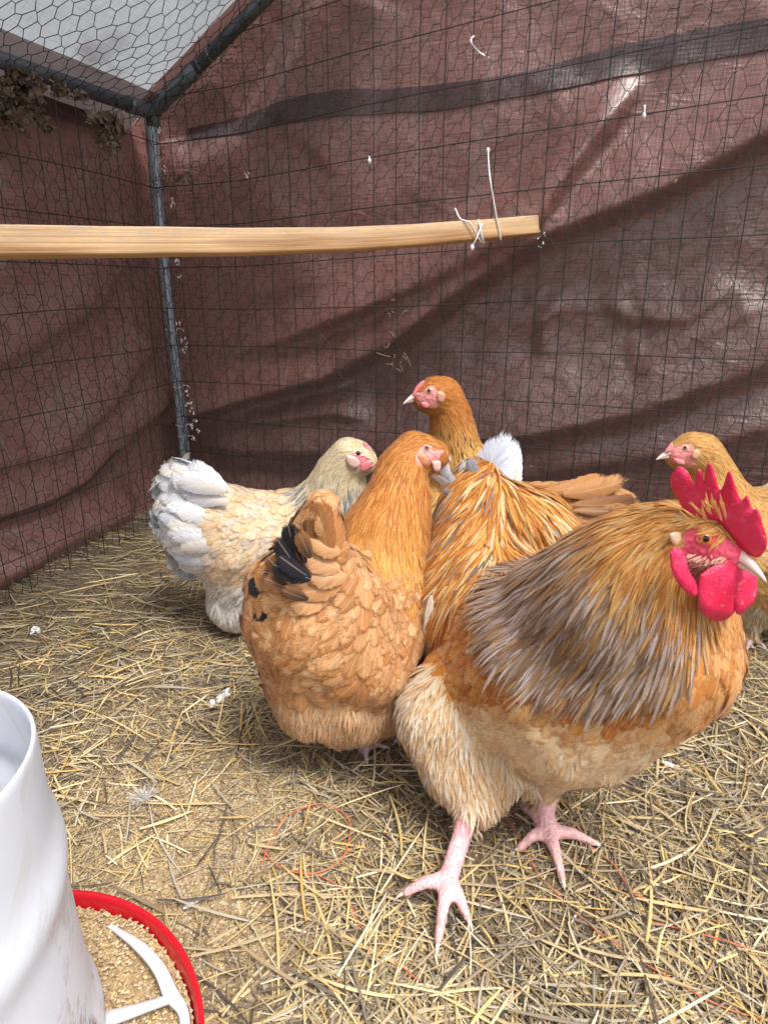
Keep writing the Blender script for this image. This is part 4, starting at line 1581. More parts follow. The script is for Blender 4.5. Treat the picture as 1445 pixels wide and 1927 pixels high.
def c_head(X, p, rng):
    n = len(X)
    b = pal([(.74, .42, .12), (.66, .32, .07), (.78, .52, .22)])(n, rng)
    return b, b, b


R.coat('head_feathers', ['head'], .0032, .013, .0028, c_head, lift=.18, curl=.2, point=.8, fringe=.1, grav=.1, nu=3, ns=5, rand=.15, both=2,
       flowf=lambda X, D: D)
add_claws(R, cl)
GW = (.66, .70, .80); GD = (.22, .24, .29)
R.plumes('tail_feathers', [
    ((905, 960, .86), (922, 803, .90), .046, GD, GW, .14, .0), ((925, 960, .86), (974, 818, .90), .056, GW, GW, -.12, .0), ((930, 960, .865), (955, 806, .905), .052, GW, GW, -.05, .0),
    ((915, 960, .87), (945, 815, .91), .030, GW, GW, .02, .0), ((940, 970, .88), (985, 858, .92), .022, GW, (.75, .76, .82), -.2, .2),
    ((852, 915, .85), (816, 862, .84), .015, (.55, .57, .62), (.75, .76, .80), .25, .2), ((846, 925, .85), (836, 884, .83), .014, (.6, .62, .68), (.7, .7, .75), -.4, .3),
    ((880, 950, .84), (845, 870, .86), .018, (.3, .31, .36), (.5, .53, .6), .30, .3), ((880, 960, .83), (825, 905, .84), .018, (.2, .21, .25), (.45, .48, .55), .35, .3),
    ((890, 950, .82), (822, 935, .82), .016, (.12, .12, .14), (.35, .36, .42), .3, .3), ((900, 905, .83), (870, 865, .85), .020, (.2, .2, .23), (.3, .3, .34), .2, .2),
    ((955, 950, .86), (998, 880, .88), .012, (.7, .62, .5), (.8, .75, .68), -.3, .4), ((812, 1120, .70), (803, 1205, .70), .011, (.8, .66, .5), (.86, .84, .8), .05, .3),
    ((845, 1120, .71), (790, 1260, .71), .010, (.7, .4, .18), (.72, .5, .3), -.12, .5), ((860, 1100, .71), (783, 1220, .71), .010, (.66, .3, .06), (.6, .33, .12), -.12, .5)])
# head furniture
R.eye(1326, 1013, 13.5, 'iris_orange')
h0, n0 = R.hit(1362, 1045)
bk = beak(R, P(1378, 1046, Y=.482), P(1446, 1086, Y=.455), .0078, droop=.35)
comb_pts = [(1300, 990), (1278, 945), (1262, 918), (1261, 897), (1274, 879), (1292, 888), (1303, 908), (1307, 912), (1309, 890), (1315, 882), (1321, 892), (1325, 908), (1328, 882), (1334, 870), (1341, 880), (1348, 908), (1354, 922), (1361, 912),
            (1368, 890), (1374, 888), (1382, 912), (1390, 934), (1397, 940), (1404, 932), (1410, 944), (1415, 958), (1424, 958), (1431, 972), (1434, 985), (1441, 1008), (1441, 1032), (1426, 1048), (1405, 1042), (1385, 1025), (1350, 988)]
o = px_outline(comb_pts, .492, -.00028, 1320, 3, .00010, 980)
v, f = slab(o, .0045, .10, .0012); mesh_obj('comb', v, f, M['comb'], R.root)
o = px_outline([(1316, 1082), (1312, 1115), (1318, 1148), (1342, 1168), (1372, 1160), (1392, 1130), (1390, 1090), (1372, 1060), (1340, 1066)], .472, .0001, 1350, 4, .00006, 1100)
v, f = slab(o, .0045, .10, .0014); mesh_obj('wattle', v, f, M['comb'], R.root)
o = px_outline([(1376, 1066), (1380, 1110), (1386, 1156), (1408, 1144), (1423, 1114), (1418, 1082), (1398, 1064)], .478, .0002, 1400, 4)
v, f = slab(o, .0045, .10, .0014); mesh_obj('wattle', v, f, M['comb'], R.root)
o = px_outline([(1260, 1040), (1266, 1080), (1285, 1110), (1306, 1122), (1310, 1100), (1295, 1075), (1285, 1040), (1270, 1030)], .468, .0001, 1280, 4, -.00003, 1080)
v, f = slab(o, .005, .2, .0008); mesh_obj('lappet', v, f, M['comb'], R.root)
he, ne = R.hit(1277, 1018)
o = px_outline([(1259, 1006), (1263, 1020), (1274, 1032), (1290, 1036), (1298, 1026), (1294, 1012), (1280, 1003), (1267, 1001)], float(he[1]) + .0010, .00012, 1277, 3)
v, f = slab(o, .003, .03, .0006); mesh_obj('ear_lobe', v, f, M['lobe'], R.root)
# small tufts growing through the front of the comb
spec = []
for k in range(22):
    x = R.rng.uniform(1300, 1368); y = R.rng.uniform(958, 985)
    spec.append(((x, y, .478 - .0002 * (x - 1320)), (x - 22 + R.rng.normal(0, 8) + (x - 1330) * .25, y - R.rng.uniform(14, 38), .474 - .0002 * (x - 1320)), .0018, (.72, .38, .10), (.80, .48, .18), .1, .8))
R.plumes('crest_tuft', spec)
spec = []
for k in range(190):
    x = R.rng.uniform(1292, 1368); y = R.rng.uniform(1048, 1098) - (1368 - x) * .12
    h, n_ = R.hit(x, y)
    spec.append(((x, y, h[1] - .0005), (x - 9 + R.rng.normal(0, 5), y + R.rng.uniform(5, 14), h[1] - .003), .0016, (.72, .35, .28), (.78, .52, .42), .1, .8))
R.plumes('throat_feathers', spec)


# ================= hens
def c_from(cols, edge=1.0, tip=1.05, var=.1, wts=None, extra=None):
    f_ = pal(cols, wts)

    def f(X, p, rng):
        b = f_(len(X), rng, var)
        if extra is not None: b = extra(X, p, b, rng)
        return b * .9, b * tip, b * edge
    return f


def hen(name, loc, label, seed, balls, chains, body_cols, faces, voxel=.003):
    b = Bird(name, loc, label, seed)
    b.lid = 'pink'
    b.balls(balls)
    for tg, *ks in chains: b.chain(tg, *ks)
    return b


# --- front brown hen
A = hen('hen', (-.06, .76, 0), 'copper brown hen with dark blotched tail, seen from behind beside the rooster', 2, {
    'head': (790, 856, .86, 42), 'cap': (778, 848, .86, 38), 'beak0': (820, 856, .85, 26),
    'n1': (757, 885, .85, 50), 'n2': (749, 940, .835, 62), 'n3': (725, 1010, .81, 84), 'sh': (715, 1080, .79, 98),
    'b1': (672, 1150, .76, 128), 'b2': (620, 1170, .73, 150), 'b3': (580, 1160, .70, 118), 'rump': (590, 1075, .69, 72), 'tail': (598, 1000, .68, 44), 'tail2': (607, 955, .68, 22),
    'fan': (520, 1090, .67, 46), 'fan2': (500, 1170, .66, 36), 'wing': (745, 1180, .73, 62), 'wing2': (700, 1250, .69, 78),
    'f0': (660, 1260, .735, 125), 'f1': (650, 1312, .73, 84), 'f2': (705, 1312, .74, 68), 'f3': (600, 1290, .71, 90)},
    [('neck', 'beak0', 'head', 'cap', 'n1', 'n2', 'n3', 'sh'), ('back', 'sh', 'b1', 'b2', 'b3'), ('tail', 'b2', 'rump', 'tail', 'tail2'), ('tail', 'b3', 'fan'), ('tail', 'rump', 'fan', 'fan2'),
     ('wing', 'sh', 'wing', 'wing2', 'b2'), ('fluff', 'b1', 'f0', 'f1'), ('fluff', 'f0', 'f2'), ('fluff', 'b2', 'f3')], None, None)
hb = gp_(685, 1408, .012)
cl = foot(A, 'f', hb, [gp_(655, 1402), gp_(690, 1428), gp_(722, 1405), gp_(700, 1385, .014)], .0062)
A.b['k'] = (P(690, 1345, Y=hb[1] + .004), .010)
A.chain('leg', 'k', 'fh')
hb2 = gp_(765, 1385, .012)
cl += foot(A, 'g', hb2, [gp_(745, 1395), gp_(775, 1402), gp_(800, 1385)], .0062)
A.b['k2'] = (P(755, 1330, Y=hb2[1] + .002), .010)
A.chain('leg', 'k2', 'gh')
A.finish(.003, {'neck': (.62, .27, .05), 'back': (.62, .32, .13), 'wing': (.6, .3, .12), 'tail': (.62, .32, .13), 'fluff': (.68, .42, .22), 'leg': (.62, .45, .52)},
         faces=[(808, 854, 20), (824, 858, 18), (795, 862, 14)], facecol=(.80, .36, .33))


def neckA(X, p, b, rng):
    low = np.clip((p[:, 1] - 930) / 110, 0, 1)[:, None]
    return b * (1 - low) + low * pal([(.74, .42, .10), (.68, .34, .07), (.76, .48, .16)])(len(X), rng)


def blotchA(X, p, b, rng):
    d = np.zeros(len(X))
    for x, y, r in ((535, 1005, 26), (528, 1045, 26), (500, 1085, 18), (560, 1010, 14), (545, 1115, 20)):
        d = np.maximum(d, np.hypot((p[:, 0] - x), (p[:, 1] - y)) < r)
    m = (d * (rng.uniform(0, 1, len(X)) < .35))[:, None]
    return b * (1 - m) + np.array([.025, .022, .03]) * m


BR = [(.64, .36, .165), (.59, .31, .13), (.70, .43, .22), (.55, .27, .105), (.67, .39, .185)]
A.coat('fluff', ['fluff'], .0044, .031, .0040, c_from([(.74, .50, .29), (.68, .42, .22), (.78, .57, .37)], 1, 1.05), lift=.22, curl=.22, point=.6, fringe=.2, grav=1.2, rand=.25, nu=3, ns=5, both=3, hang=.85,
       keep=lambda X, p: p[:, 1] > 1262 + 45 * fbm(X * 30, 3) + .10 * (640 - p[:, 0]))
A.coat('body_feathers', ['back', 'tail', 'fluff'], .0088, lambda X, p: np.where(p[:, 0] > 690, .030, .042), lambda X, p: np.where(p[:, 0] > 690, .017, .024), c_from(BR, 1.0, 1.1, extra=blotchA), lift=.13, curl=.14, fringe=.035,
       grav=.45, rand=.20, both=2, keep=lambda X, p: p[:, 1] < 1275 + 45 * fbm(X * 30, 3) + .10 * (640 - p[:, 0]))
A.coat('wing', ['wing'], .0080, .036, .017, c_from(BR, 1.04, 1.06), lift=.08, curl=.12, fringe=.03, grav=.8, rand=.12, both=2)
A.coat('neck_feathers', ['neck'], .0042, lambda X, p: np.interp(p[:, 1], [820, 870, 960, 1050], [.011, .022, .036, .044]), lambda X, p: np.interp(p[:, 1], [820, 870, 1050], [.0028, .0042, .006]),
       c_from([(.60, .24, .045), (.66, .29, .06), (.52, .19, .035), (.70, .36, .10)], 1.05, 1.1, extra=neckA), lift=.10, curl=.16, point=.7, fringe=.03, grav=.35, rand=.10, nu=3, ns=7, both=2)
sp_ = []
TB = (.60, .29, .11); TT = (.68, .39, .19); DK = (.022, .02, .03)
for r, t, w, c0, c1, bd in [
    ((600, 1060), (598, 934), .030, TB, (.5, .22, .08), .12), ((612, 1060), (622, 938), .028, TB, TB, -.15), ((590, 1060), (566, 962), .028, TB, TT, .10), ((580, 1070), (545, 985), .028, TB, TT, .08),
    ((620, 1070), (640, 965), .022, TT, TB, -.12), ((595, 1050), (560, 975), .018, TB, (.25, .11, .05), .1),
    ((585, 1050), (560, 1000), .018, DK, (.4, .2, .08), .05), ((556, 1040), (538, 985), .018, DK, DK, .06), ((556, 1062), (516, 1012), .022, DK, DK, .06), ((545, 1085), (500, 1050), .020, DK, (.3, .15, .07), .10), ((545, 1108), (494, 1090), .018, DK, (.3, .15, .07), .10), ((580, 1128), (524, 1114), .016, DK, (.3, .15, .07), .05), ((580, 1085), (520, 1045), .024, DK, DK, .04), ((585, 1090), (508, 1062), .026, DK, DK, .06), ((575, 1060), (548, 990), .014, DK, DK, .05), ((570, 1090), (490, 1080), .022, TB, DK, .08),
    ((600, 1095), (505, 1100), .028, TT, (.72, .47, .26), .15), ((590, 1110), (520, 1118), .022, TB, (.05, .04, .04), .14),
    ((585, 1030), (505, 1030), .022, (.4, .18, .07), (.3, .13, .05), .12), ((560, 1050), (488, 1090), .022, (.4, .18, .07), (.35, .16, .06), .14),
    ((640, 1070), (560, 1055), .028, TT, (.72, .44, .24), .18), ((650, 1085), (575, 1090), .028, TT, (.72, .44, .24), .1),
    ((640, 1040), (575, 1020), .026, TT, TT, .15), ((630, 1010), (590, 975), .024, TT, TT, .1), ((640, 1100), (560, 1125), .028, TB, TT, .1),
    ((620, 1120), (540, 1150), .030, TT, TT, .10)]:
    Y = .70 - .0004 * (600 - t[0]) if t[0] < 560 else .665
    sp_.append(((r[0], r[1], .64 - (.02 if c0 is DK else 0)), (t[0], t[1], (.625 if t[0] < 640 else .64) - (.02 if c0 is DK else 0)), w * .95, c0, c1, bd, .1))
A.plumes('tail_feathers', sp_)
A.coat('flank_feathers', ['tail', 'back'], .013, .060, .026, c_from([(.58, .29, .11), (.64, .36, .16), (.50, .24, .09), (.68, .42, .21)], 1.0, 1.1), lift=.10, fringe=.03, grav=1.2, rand=.12,
       keep=lambda X, p: (p[:, 0] < 590) & (p[:, 1] > 1090) & (p[:, 1] < 1270))
A.eye(803, 843, 6.5, 'iris_hazel')
add_claws(A, cl)
beak(A, P(828, 852, Y=.852), P(851, 861, Y=.845), .0075, droop=.45)
o = px_outline([(784, 858), (788, 870), (798, 878), (806, 870), (803, 860), (793, 854)], A.hit(796, 866)[0][1] - .001, 0, 0, 3)
v, f = slab(o, .0026, .06); mesh_obj('ear_lobe', v, f, M['lobe_tan'], A.root)
o = px_outline([(812, 868), (818, 886), (828, 884), (828, 868)], A.hit(818, 868)[0][1] - .002, 0, 0, 3)
v, f = slab(o, .0026, .06); mesh_obj('wattle', v, f, M['lobe_pink'], A.root)

# --- cream hen
Bn = hen('hen', (-.22, 1.1, 0), 'pale cream hen with white fluff standing near the corner post', 3, {
    'head': (668, 862, 1.10, 36), 'beak0': (690, 868, 1.095, 22), 'cap': (655, 856, 1.10, 34), 'n1': (640, 890, 1.11, 46), 'n2': (632, 935, 1.12, 62), 'sh': (600, 990, 1.13, 84),
    'b1': (540, 1030, 1.12, 108), 'b2': (460, 1020, 1.10, 100), 'b3': (400, 980, 1.09, 74), 'tail': (378, 930, 1.09, 42), 'tail2': (355, 920, 1.09, 28), 'tl': (358, 980, 1.09, 36), 'tl3': (378, 1040, 1.09, 34),
    'f0': (480, 1085, 1.11, 88), 'f1': (455, 1120, 1.09, 62), 'f2': (560, 1100, 1.12, 90), 'br': (640, 1040, 1.12, 80)},
    [('neck', 'beak0', 'head', 'cap', 'n1', 'n2', 'sh'), ('back', 'sh', 'b1', 'b2', 'b3'), ('back', 'b3', 'tail', 'tail2'), ('tail', 'b3', 'tl'), ('tail', 'b2', 'tl3'),
     ('fluff', 'b2', 'f0', 'f1'), ('fluff', 'b1', 'f2'), ('back', 'sh', 'br', 'b1')], None, None)
hb = gp_(520, 1185, .012)
cl = foot(Bn, 'f', hb, [gp_(500, 1195), gp_(525, 1205), gp_(548, 1190)], .006)
Bn.b['k'] = (P(520, 1140, Y=hb[1] + .004), .010); Bn.chain('leg', 'k', 'fh')
hb = gp_(620, 1175, .012)
cl += foot(Bn, 'g', hb, [gp_(605, 1185), gp_(625, 1192), gp_(645, 1180)], .006)
Bn.b['k2'] = (P(620, 1130, Y=hb[1] + .004), .010); Bn.chain('leg', 'k2', 'gh')
Bn.finish(.0035, {'neck': (.75, .62, .38), 'back': (.74, .62, .46), 'tail': (.66, .66, .70), 'fluff': (.8, .78, .74), 'leg': (.62, .45, .52)},
          faces=[(682, 862, 17), (694, 872, 16), (672, 868, 14)], facecol=(.85, .25, .30))


def neckB(X, p, b, rng):
    low = np.clip((p[:, 1] - 885 - (p[:, 0] - 640) * .2) / 60, 0, 1)
    m = (rng.uniform(0, 1, len(X)) < low * .72)[:, None]
    return np.where(m, pal([(.36, .37, .40), (.50, .49, .48), (.28, .29, .32)])(len(X), rng), b)


def backB(X, p, b, rng):
    k = np.clip((430 - p[:, 0]) / 80, 0, 1)[:, None]
    return b * (1 - k) + np.array([.70, .71, .76]) * k


CR = [(.78, .62, .42), (.76, .56, .35), (.80, .68, .51), (.72, .60, .50)]
Bn.coat('fluff', ['fluff'], .0055, .032, .006, c_from([(.82, .80, .76), (.78, .74, .68), (.85, .84, .82)]), lift=.22, curl=.22, point=.5, fringe=.2, grav=1.0, rand=.25, nu=3, ns=5, both=3, hang=.85,
        keep=lambda X, p: p[:, 1] > 1085)
Bn.coat('body_feathers', ['back', 'tail', 'fluff'], .0095, .038, .018, c_from(CR, 1.0, 1.04, .06, extra=backB), lift=.13, curl=.16, fringe=.035, grav=.35, rand=.2, both=2, keep=lambda X, p: p[:, 1] < 1105)
Bn.coat('neck_feathers', ['neck'], .0052, lambda X, p: np.interp(p[:, 1], [830, 880, 1000], [.012, .026, .045]), lambda X, p: np.interp(p[:, 1], [830, 880, 1000], [.004, .0055, .008]),
        c_from([(.78, .67, .46), (.74, .60, .38), (.80, .73, .58)], 1.0, 1.05, .06, extra=neckB), lift=.10, curl=.16, point=.7, fringe=.03, grav=.45, rand=.12, nu=3, ns=7, both=2)
sp_ = []
WB = (.66, .69, .77); WC = (.76, .78, .83)
for r, t, w in [((420, 925), (345, 872), .034), ((415, 925), (325, 893), .036), ((410, 935), (312, 912), .036), ((410, 945), (305, 935), .036), ((400, 960), (300, 955), .036), ((405, 975), (294, 985), .036),
                ((410, 985), (303, 1010), .036), ((415, 1000), (308, 1038), .034), ((420, 1015), (330, 1050), .036), ((430, 1030), (345, 1065), .034), ((425, 925), (375, 868), .030), ((430, 920), (400, 878), .03),
                ((430, 1045), (362, 1085), .030), ((420, 945), (335, 930), .03), ((420, 965), (330, 970), .03), ((425, 990), (335, 1005), .03), ((430, 1010), (352, 1030), .03)]:
    sp_.append(((r[0] + 10, r[1], 1.03), (t[0], t[1], 1.025 + .03 * Bn.rng.uniform()), w, (.74, .70, .64), WC if Bn.rng.uniform() < .5 else WB, Bn.rng.normal(0, .06), 0.0))
Bn.plumes('tail_feathers', sp_[:2] + sp_[12:14])
for lay in range(2):
    Bn.coat('tail_plumage', ['tail', 'back'], .020, .062, .032, c_from([(.70, .73, .80), (.78, .79, .82), (.80, .77, .72)], 1.0, 1.04, .05), lift=.16, fringe=.03, grav=0.0, rand=.10, nu=7, ns=9, hang=.9,
            keep=lambda X, p: (p[:, 0] < 418) & (p[:, 1] < 1075), flowf=lambda X, D: nrm(np.stack([-1 + 0 * X[:, 0], -.1 + 0 * X[:, 0], np.clip((X[:, 2] - .22) * 5, -.35, .75)], 1)))
Bn.eye(674, 853, 5, 'pupil')
add_claws(Bn, cl)
beak(Bn, P(696, 866, Y=1.10), P(716, 875, Y=1.10), .0075, droop=.4)
o = px_outline([(651, 856), (655, 874), (668, 882), (678, 872), (668, 860)], Bn.hit(665, 868)[0][1] - .002, 0, 0, 3)
v, f = slab(o, .0026, .06); mesh_obj('ear_lobe', v, f, M['lobe_pink'], Bn.root)
o = px_outline([(676, 874), (682, 888), (694, 882), (698, 870), (688, 868)], Bn.hit(685, 876)[0][1] - .001, 0, 0, 3)
v, f = slab(o, .003, .05); mesh_obj('wattle', v, f, M['comb_pink'], Bn.root)
o = px_outline([(682, 834), (690, 834), (698, 846), (704, 856), (694, 856)], 1.088, 0, 0, 3)
v, f = slab(o, .004, .1); mesh_obj('comb', v, f, M['comb_pink'], Bn.root)

# --- back hen, looking left over the others
Cn = hen('hen', (.2, 1.2, 0), 'alert orange hen with raised head looking left, rearmost of the birds', 4, {
    'head': (820, 745, 1.17, 38), 'cap': (835, 742, 1.175, 34), 'beak0': (798, 748, 1.165, 24), 'n1': (848, 785, 1.18, 40), 'n2': (856, 850, 1.19, 50), 'n3': (880, 930, 1.20, 78), 'sh': (930, 1000, 1.20, 100),
    'b1': (1000, 1010, 1.20, 105), 'b2': (1080, 985, 1.19, 80), 'b3': (1130, 965, 1.17, 56), 'tip': (1180, 965, 1.15, 26), 'f0': (1000, 1080, 1.19, 90), 'br': (840, 985, 1.19, 84)},
    [('neck', 'beak0', 'head', 'cap', 'n1', 'n2', 'n3', 'sh'), ('back', 'sh', 'b1', 'b2', 'b3', 'tip'), ('fluff', 'b1', 'f0'), ('neck', 'n3', 'br')], None, None)
for k, (x, y) in enumerate(((930, 1150), (1010, 1150))):
    hb = gp_(x, y, .012)
    hb = np.array([hb[0], 1.19, gz1(hb[0], 1.19) + .012])
    t_ = [hb + np.array([-.045, -.012, -.006]), hb + np.array([-.03, -.035, -.006]), hb + np.array([-.035, .03, -.006])]
    foot(Cn, 'fg'[k], hb, t_, .006)
    Cn.b[f'k{k}'] = (hb + np.array([.01, 0, .07]), .010); Cn.chain('leg', f'k{k}', 'fg'[k] + 'h')
Cn.finish(.0035, {'neck': (.62, .30, .07), 'back': (.58, .30, .12), 'fluff': (.66, .42, .2), 'leg': (.62, .45, .52)},
          faces=[(805, 742, 17), (792, 748, 15), (812, 755, 14)], facecol=(.80, .32, .30))


def neckC(X, p, b, rng):
    low = np.clip((p[:, 1] - 770) / 60, 0, 1)[:, None]
    b = b * (1 - low) + low * pal([(.74, .44, .13), (.70, .38, .09), (.76, .50, .20)])(len(X), rng)
    m = ((rng.uniform(0, 1, len(X)) < .10) & (p[:, 1] > 800))[:, None]
    return np.where(m, np.array([.07, .045, .035]), b)


def backC(X, p, b, rng):
    m = ((rng.uniform(0, 1, len(X)) < .07) & (p[:, 0] > 1130))[:, None]
    return np.where(m, np.array([.04, .035, .035]), b)


Cn.coat('body_feathers', ['back', 'fluff'], .0105, .048, .024, c_from([(.58, .30, .12), (.62, .34, .15), (.52, .25, .09)], 1.0, 1.08, extra=backC), lift=.08, curl=.14, fringe=.03, grav=.2, rand=.12, both=2)
Cn.coat('neck_feathers', ['neck'], .0046, lambda X, p: np.interp(p[:, 1], [715, 770, 860, 950], [.010, .018, .028, .036]), lambda X, p: np.interp(p[:, 1], [715, 800, 950], [.003, .0048, .008]),
        c_from([(.60, .24, .045), (.66, .29, .06), (.54, .20, .035)], 1.0, 1.08, extra=neckC), lift=.10, curl=.16, point=.6, fringe=.03, grav=.35, rand=.10, nu=3, ns=7, both=2)
Cn.plumes('tail_feathers', [((1040, 925, 1.14), (1150, 905, 1.14), .034, (.56, .28, .11), (.58, .30, .12), -.08, .1), ((1060, 930, 1.13), (1188, 918, 1.13), .036, (.56, .28, .11), (.60, .32, .13), -.10, .1),
                            ((1080, 950, 1.12), (1208, 957, 1.12), .036, (.56, .28, .11), (.30, .15, .08), -.10, .1), ((1080, 960, 1.115), (1203, 968, 1.11), .026, (.58, .31, .13), (.05, .045, .045), -.06, .1)])
Cn.eye(808, 735, 5.5, 'iris_hazel')
beak(Cn, P(787, 746, Y=1.163), P(757, 756, Y=1.15), .0085, droop=.35)
o = px_outline([(822, 738), (830, 736), (838, 744), (832, 758), (824, 754)], Cn.hit(829, 746)[0][1] - .003, 0, 0, 3)
v, f = slab(o, .0026, .06); mesh_obj('ear_lobe', v, f, M['lobe_tan2'], Cn.root)
o = px_outline([(775, 744), (781, 730), (790, 720), (798, 716), (797, 724), (790, 735), (783, 746)], 1.155, 0, 0, 3)
v, f = slab(o, .005, .2); mesh_obj('comb', v, f, M['comb_pink'], Cn.root)
o = px_outline([(792, 758), (796, 766), (804, 768), (807, 761), (799, 756)], Cn.hit(799, 760)[0][1] - .003, 0, 0, 3)
v, f = slab(o, .0026, .06); mesh_obj('wattle', v, f, M['comb_pink'], Cn.root)

# --- right hen
Dn = hen('hen', (.66, 1.05, 0), 'buff yellow hen at the right edge, head just above the rooster comb', 5, {
    'head': (1302, 852, 1.04, 40), 'cap': (1318, 852, 1.045, 38), 'beak0': (1275, 856, 1.035, 24), 'n1': (1332, 890, 1.05, 46), 'n2': (1335, 945, 1.055, 70), 'sh': (1370, 1020, 1.06, 100),
    'b1': (1450, 1030, 1.07, 118), 'b2': (1560, 1010, 1.07, 115), 'b3': (1650, 960, 1.07, 60), 'f0': (1440, 1090, 1.07, 88), 'f1': (1420, 1130, 1.06, 52), 'br': (1310, 1000, 1.05, 66)},
    [('neck', 'beak0', 'head', 'cap', 'n1', 'n2', 'sh'), ('back', 'sh', 'b1', 'b2', 'b3'), ('back', 'n2', 'br', 'sh'), ('fluff', 'b1', 'f0', 'f1'), ('fluff', 'b2', 'f0')], None, None)
hb = gp_(1412, 1205, .012)
cl = foot(Dn, 'f', hb, [gp_(1385, 1212), gp_(1402, 1225), gp_(1435, 1215)], .0062)
Dn.b['k'] = (P(1418, 1150, Y=hb[1] + .004), .010); Dn.chain('leg', 'k', 'fh')
hb = gp_(1520, 1190, .012)
cl += foot(Dn, 'g', hb, [gp_(1495, 1200), gp_(1512, 1212), gp_(1540, 1200)], .0062)
Dn.b['k2'] = (P(1520, 1130, Y=hb[1] + .004), .010); Dn.chain('leg', 'k2', 'gh')
Dn.finish(.0035, {'neck': (.66, .38, .12), 'back': (.62, .40, .17), 'fluff': (.62, .50, .33), 'leg': (.62, .47, .54)},
          faces=[(1286, 852, 18), (1270, 855, 14), (1292, 866, 16)], facecol=(.80, .30, .28))


def neckD(X, p, b, rng):
    lf = np.clip((1290 - p[:, 0]) / 30, 0, 1)[:, None] * np.clip((p[:, 1] - 880) / 30, 0, 1)[:, None]
    return b * (1 - lf) + np.array([.5, .38, .2]) * lf


YB = [(.70, .42, .14), (.66, .37, .10), (.74, .48, .19), (.62, .34, .10)]
Dn.coat('fluff', ['fluff'], .0055, .030, .006, c_from([(.66, .54, .36), (.60, .48, .32), (.72, .62, .46)]), lift=.25, curl=.22, point=.5, fringe=.2, grav=1.0, rand=.25, nu=3, ns=5, both=2)
Dn.coat('body_feathers', ['back', 'fluff'], .0085, .034, .016, c_from([(.66, .42, .17), (.62, .38, .14), (.70, .47, .22)], 1.0, 1.06), lift=.10, curl=.14, fringe=.035, grav=.4, rand=.14, both=2)
Dn.coat('neck_feathers', ['neck'], .0044, lambda X, p: np.interp(p[:, 1], [815, 870, 980], [.012, .020, .034]), lambda X, p: np.interp(p[:, 1], [815, 870, 980], [.003, .0046, .0075]),
        c_from(YB, 1.0, 1.06, extra=neckD), lift=.10, curl=.16, point=.6, fringe=.03, grav=.35, rand=.10, nu=3, ns=7, both=2)
Dn.eye(1289, 843, 5.5, 'iris_hazel')
add_claws(Dn, cl)
beak(Dn, P(1262, 854, Y=1.033), P(1234, 861, Y=1.02), .008, droop=.3)
o = px_outline([(1303, 848), (1312, 846), (1317, 854), (1310, 864), (1302, 862)], Dn.hit(1309, 855)[0][1] - .003, 0, 0, 3)
v, f = slab(o, .0026, .06); mesh_obj('ear_lobe', v, f, M['lobe_tan2'], Dn.root)
o = px_outline([(1250, 850), (1256, 840), (1264, 832), (1266, 845), (1258, 852)], 1.022, 0, 0, 3)
v, f = slab(o, .0026, .06); mesh_obj('comb', v, f, M['comb_pink'], Dn.root)
o = px_outline([(1266, 862), (1272, 872), (1286, 874), (1284, 866)], Dn.hit(1276, 866)[0][1] - .003, 0, 0, 3)
v, f = slab(o, .0026, .06); mesh_obj('wattle', v, f, M['comb_pink'], Dn.root)
# ------------------------------------------------------------------ perch, ties, leaves, string
pa = P(1003, 425, Y=1.365)
pb = P(0, 456, Y=.80)
pn_ = nrm(np.cross(pb - pa, UP))


def on_line(px, py):
    d = ray(px, py)
    return CAMP + d * (np.dot(pa - CAMP, pn_) / np.dot(d, pn_))


pm = [pa] + [on_line(x, y) for x, y in ((880, 436), (700, 449), (500, 455), (300, 456), (120, 456))] + [pb]
pm.append(pm[-1] + (pm[-1] - pm[-2]) * 4.6)
path = smooth_path(pm, 14)
T = nrm(np.gradient(path, axis=0)); S = nrm(np.cross(T, UP)); B = np.cross(S, T)
s_ = np.concatenate([[0], np.cumsum(np.linalg.norm(np.diff(path, axis=0), axis=1))])
w, h = .014, .0165
prof = []
for (x, y) in ((-1, -1), (1, -1), (1, 1), (-1, 1)):      # rounded corners
    for a in (0, 30, 60, 90):
        base = {(-1, -1): 180, (1, -1): 270, (1, 1): 0, (-1, 1): 90}[(x, y)]
        r = .18
        prof.append((x * (1 - r) + r * math.cos(math.radians(base + a)), y * (1 - r) + r * math.sin(math.radians(base + a))))
m_ = len(prof)
V, UV, CC = [], [], []
tw = math.radians(-8)
for i in range(len(path)):
    for k, (x, y) in enumerate(prof):
        x2, y2 = x * math.cos(tw) - y * math.sin(tw), x * math.sin(tw) + y * math.cos(tw)
        n_ = 1 + .012 * math.sin(s_[i] * 37 + k)
        V.append(path[i] + S[i] * x2 * w * n_ + B[i] * y2 * h * n_)
        UV.append((s_[i], x * .019, y * .019))
        CC.append((1, 1, 1) if y * (1 if B[i][2] > 0 else -1) > .75 else (.12, .12, .12))
F = [(i * m_ + k, i * m_ + (k + 1) % m_, (i + 1) * m_ + (k + 1) % m_, (i + 1) * m_ + k) for i in range(len(path) - 1) for k in range(m_)]
# chamfered, darker sawn end
e0 = len(V)
V.append(path[0] - T[0] * .001); UV.append((0, 0, 0)); CC.append((.9, .9, .9))
F3 = [(e0, (k + 1) % m_, k) for k in range(m_)]
o = mesh_obj('wooden_perch', np.array(V), [np.array(F), np.array(F3)], M['wood'], None, np.array(CC), np.array(UV))
tagit(o, 'pale pine perch bar crossing the run in front of the corner post', 'perch')


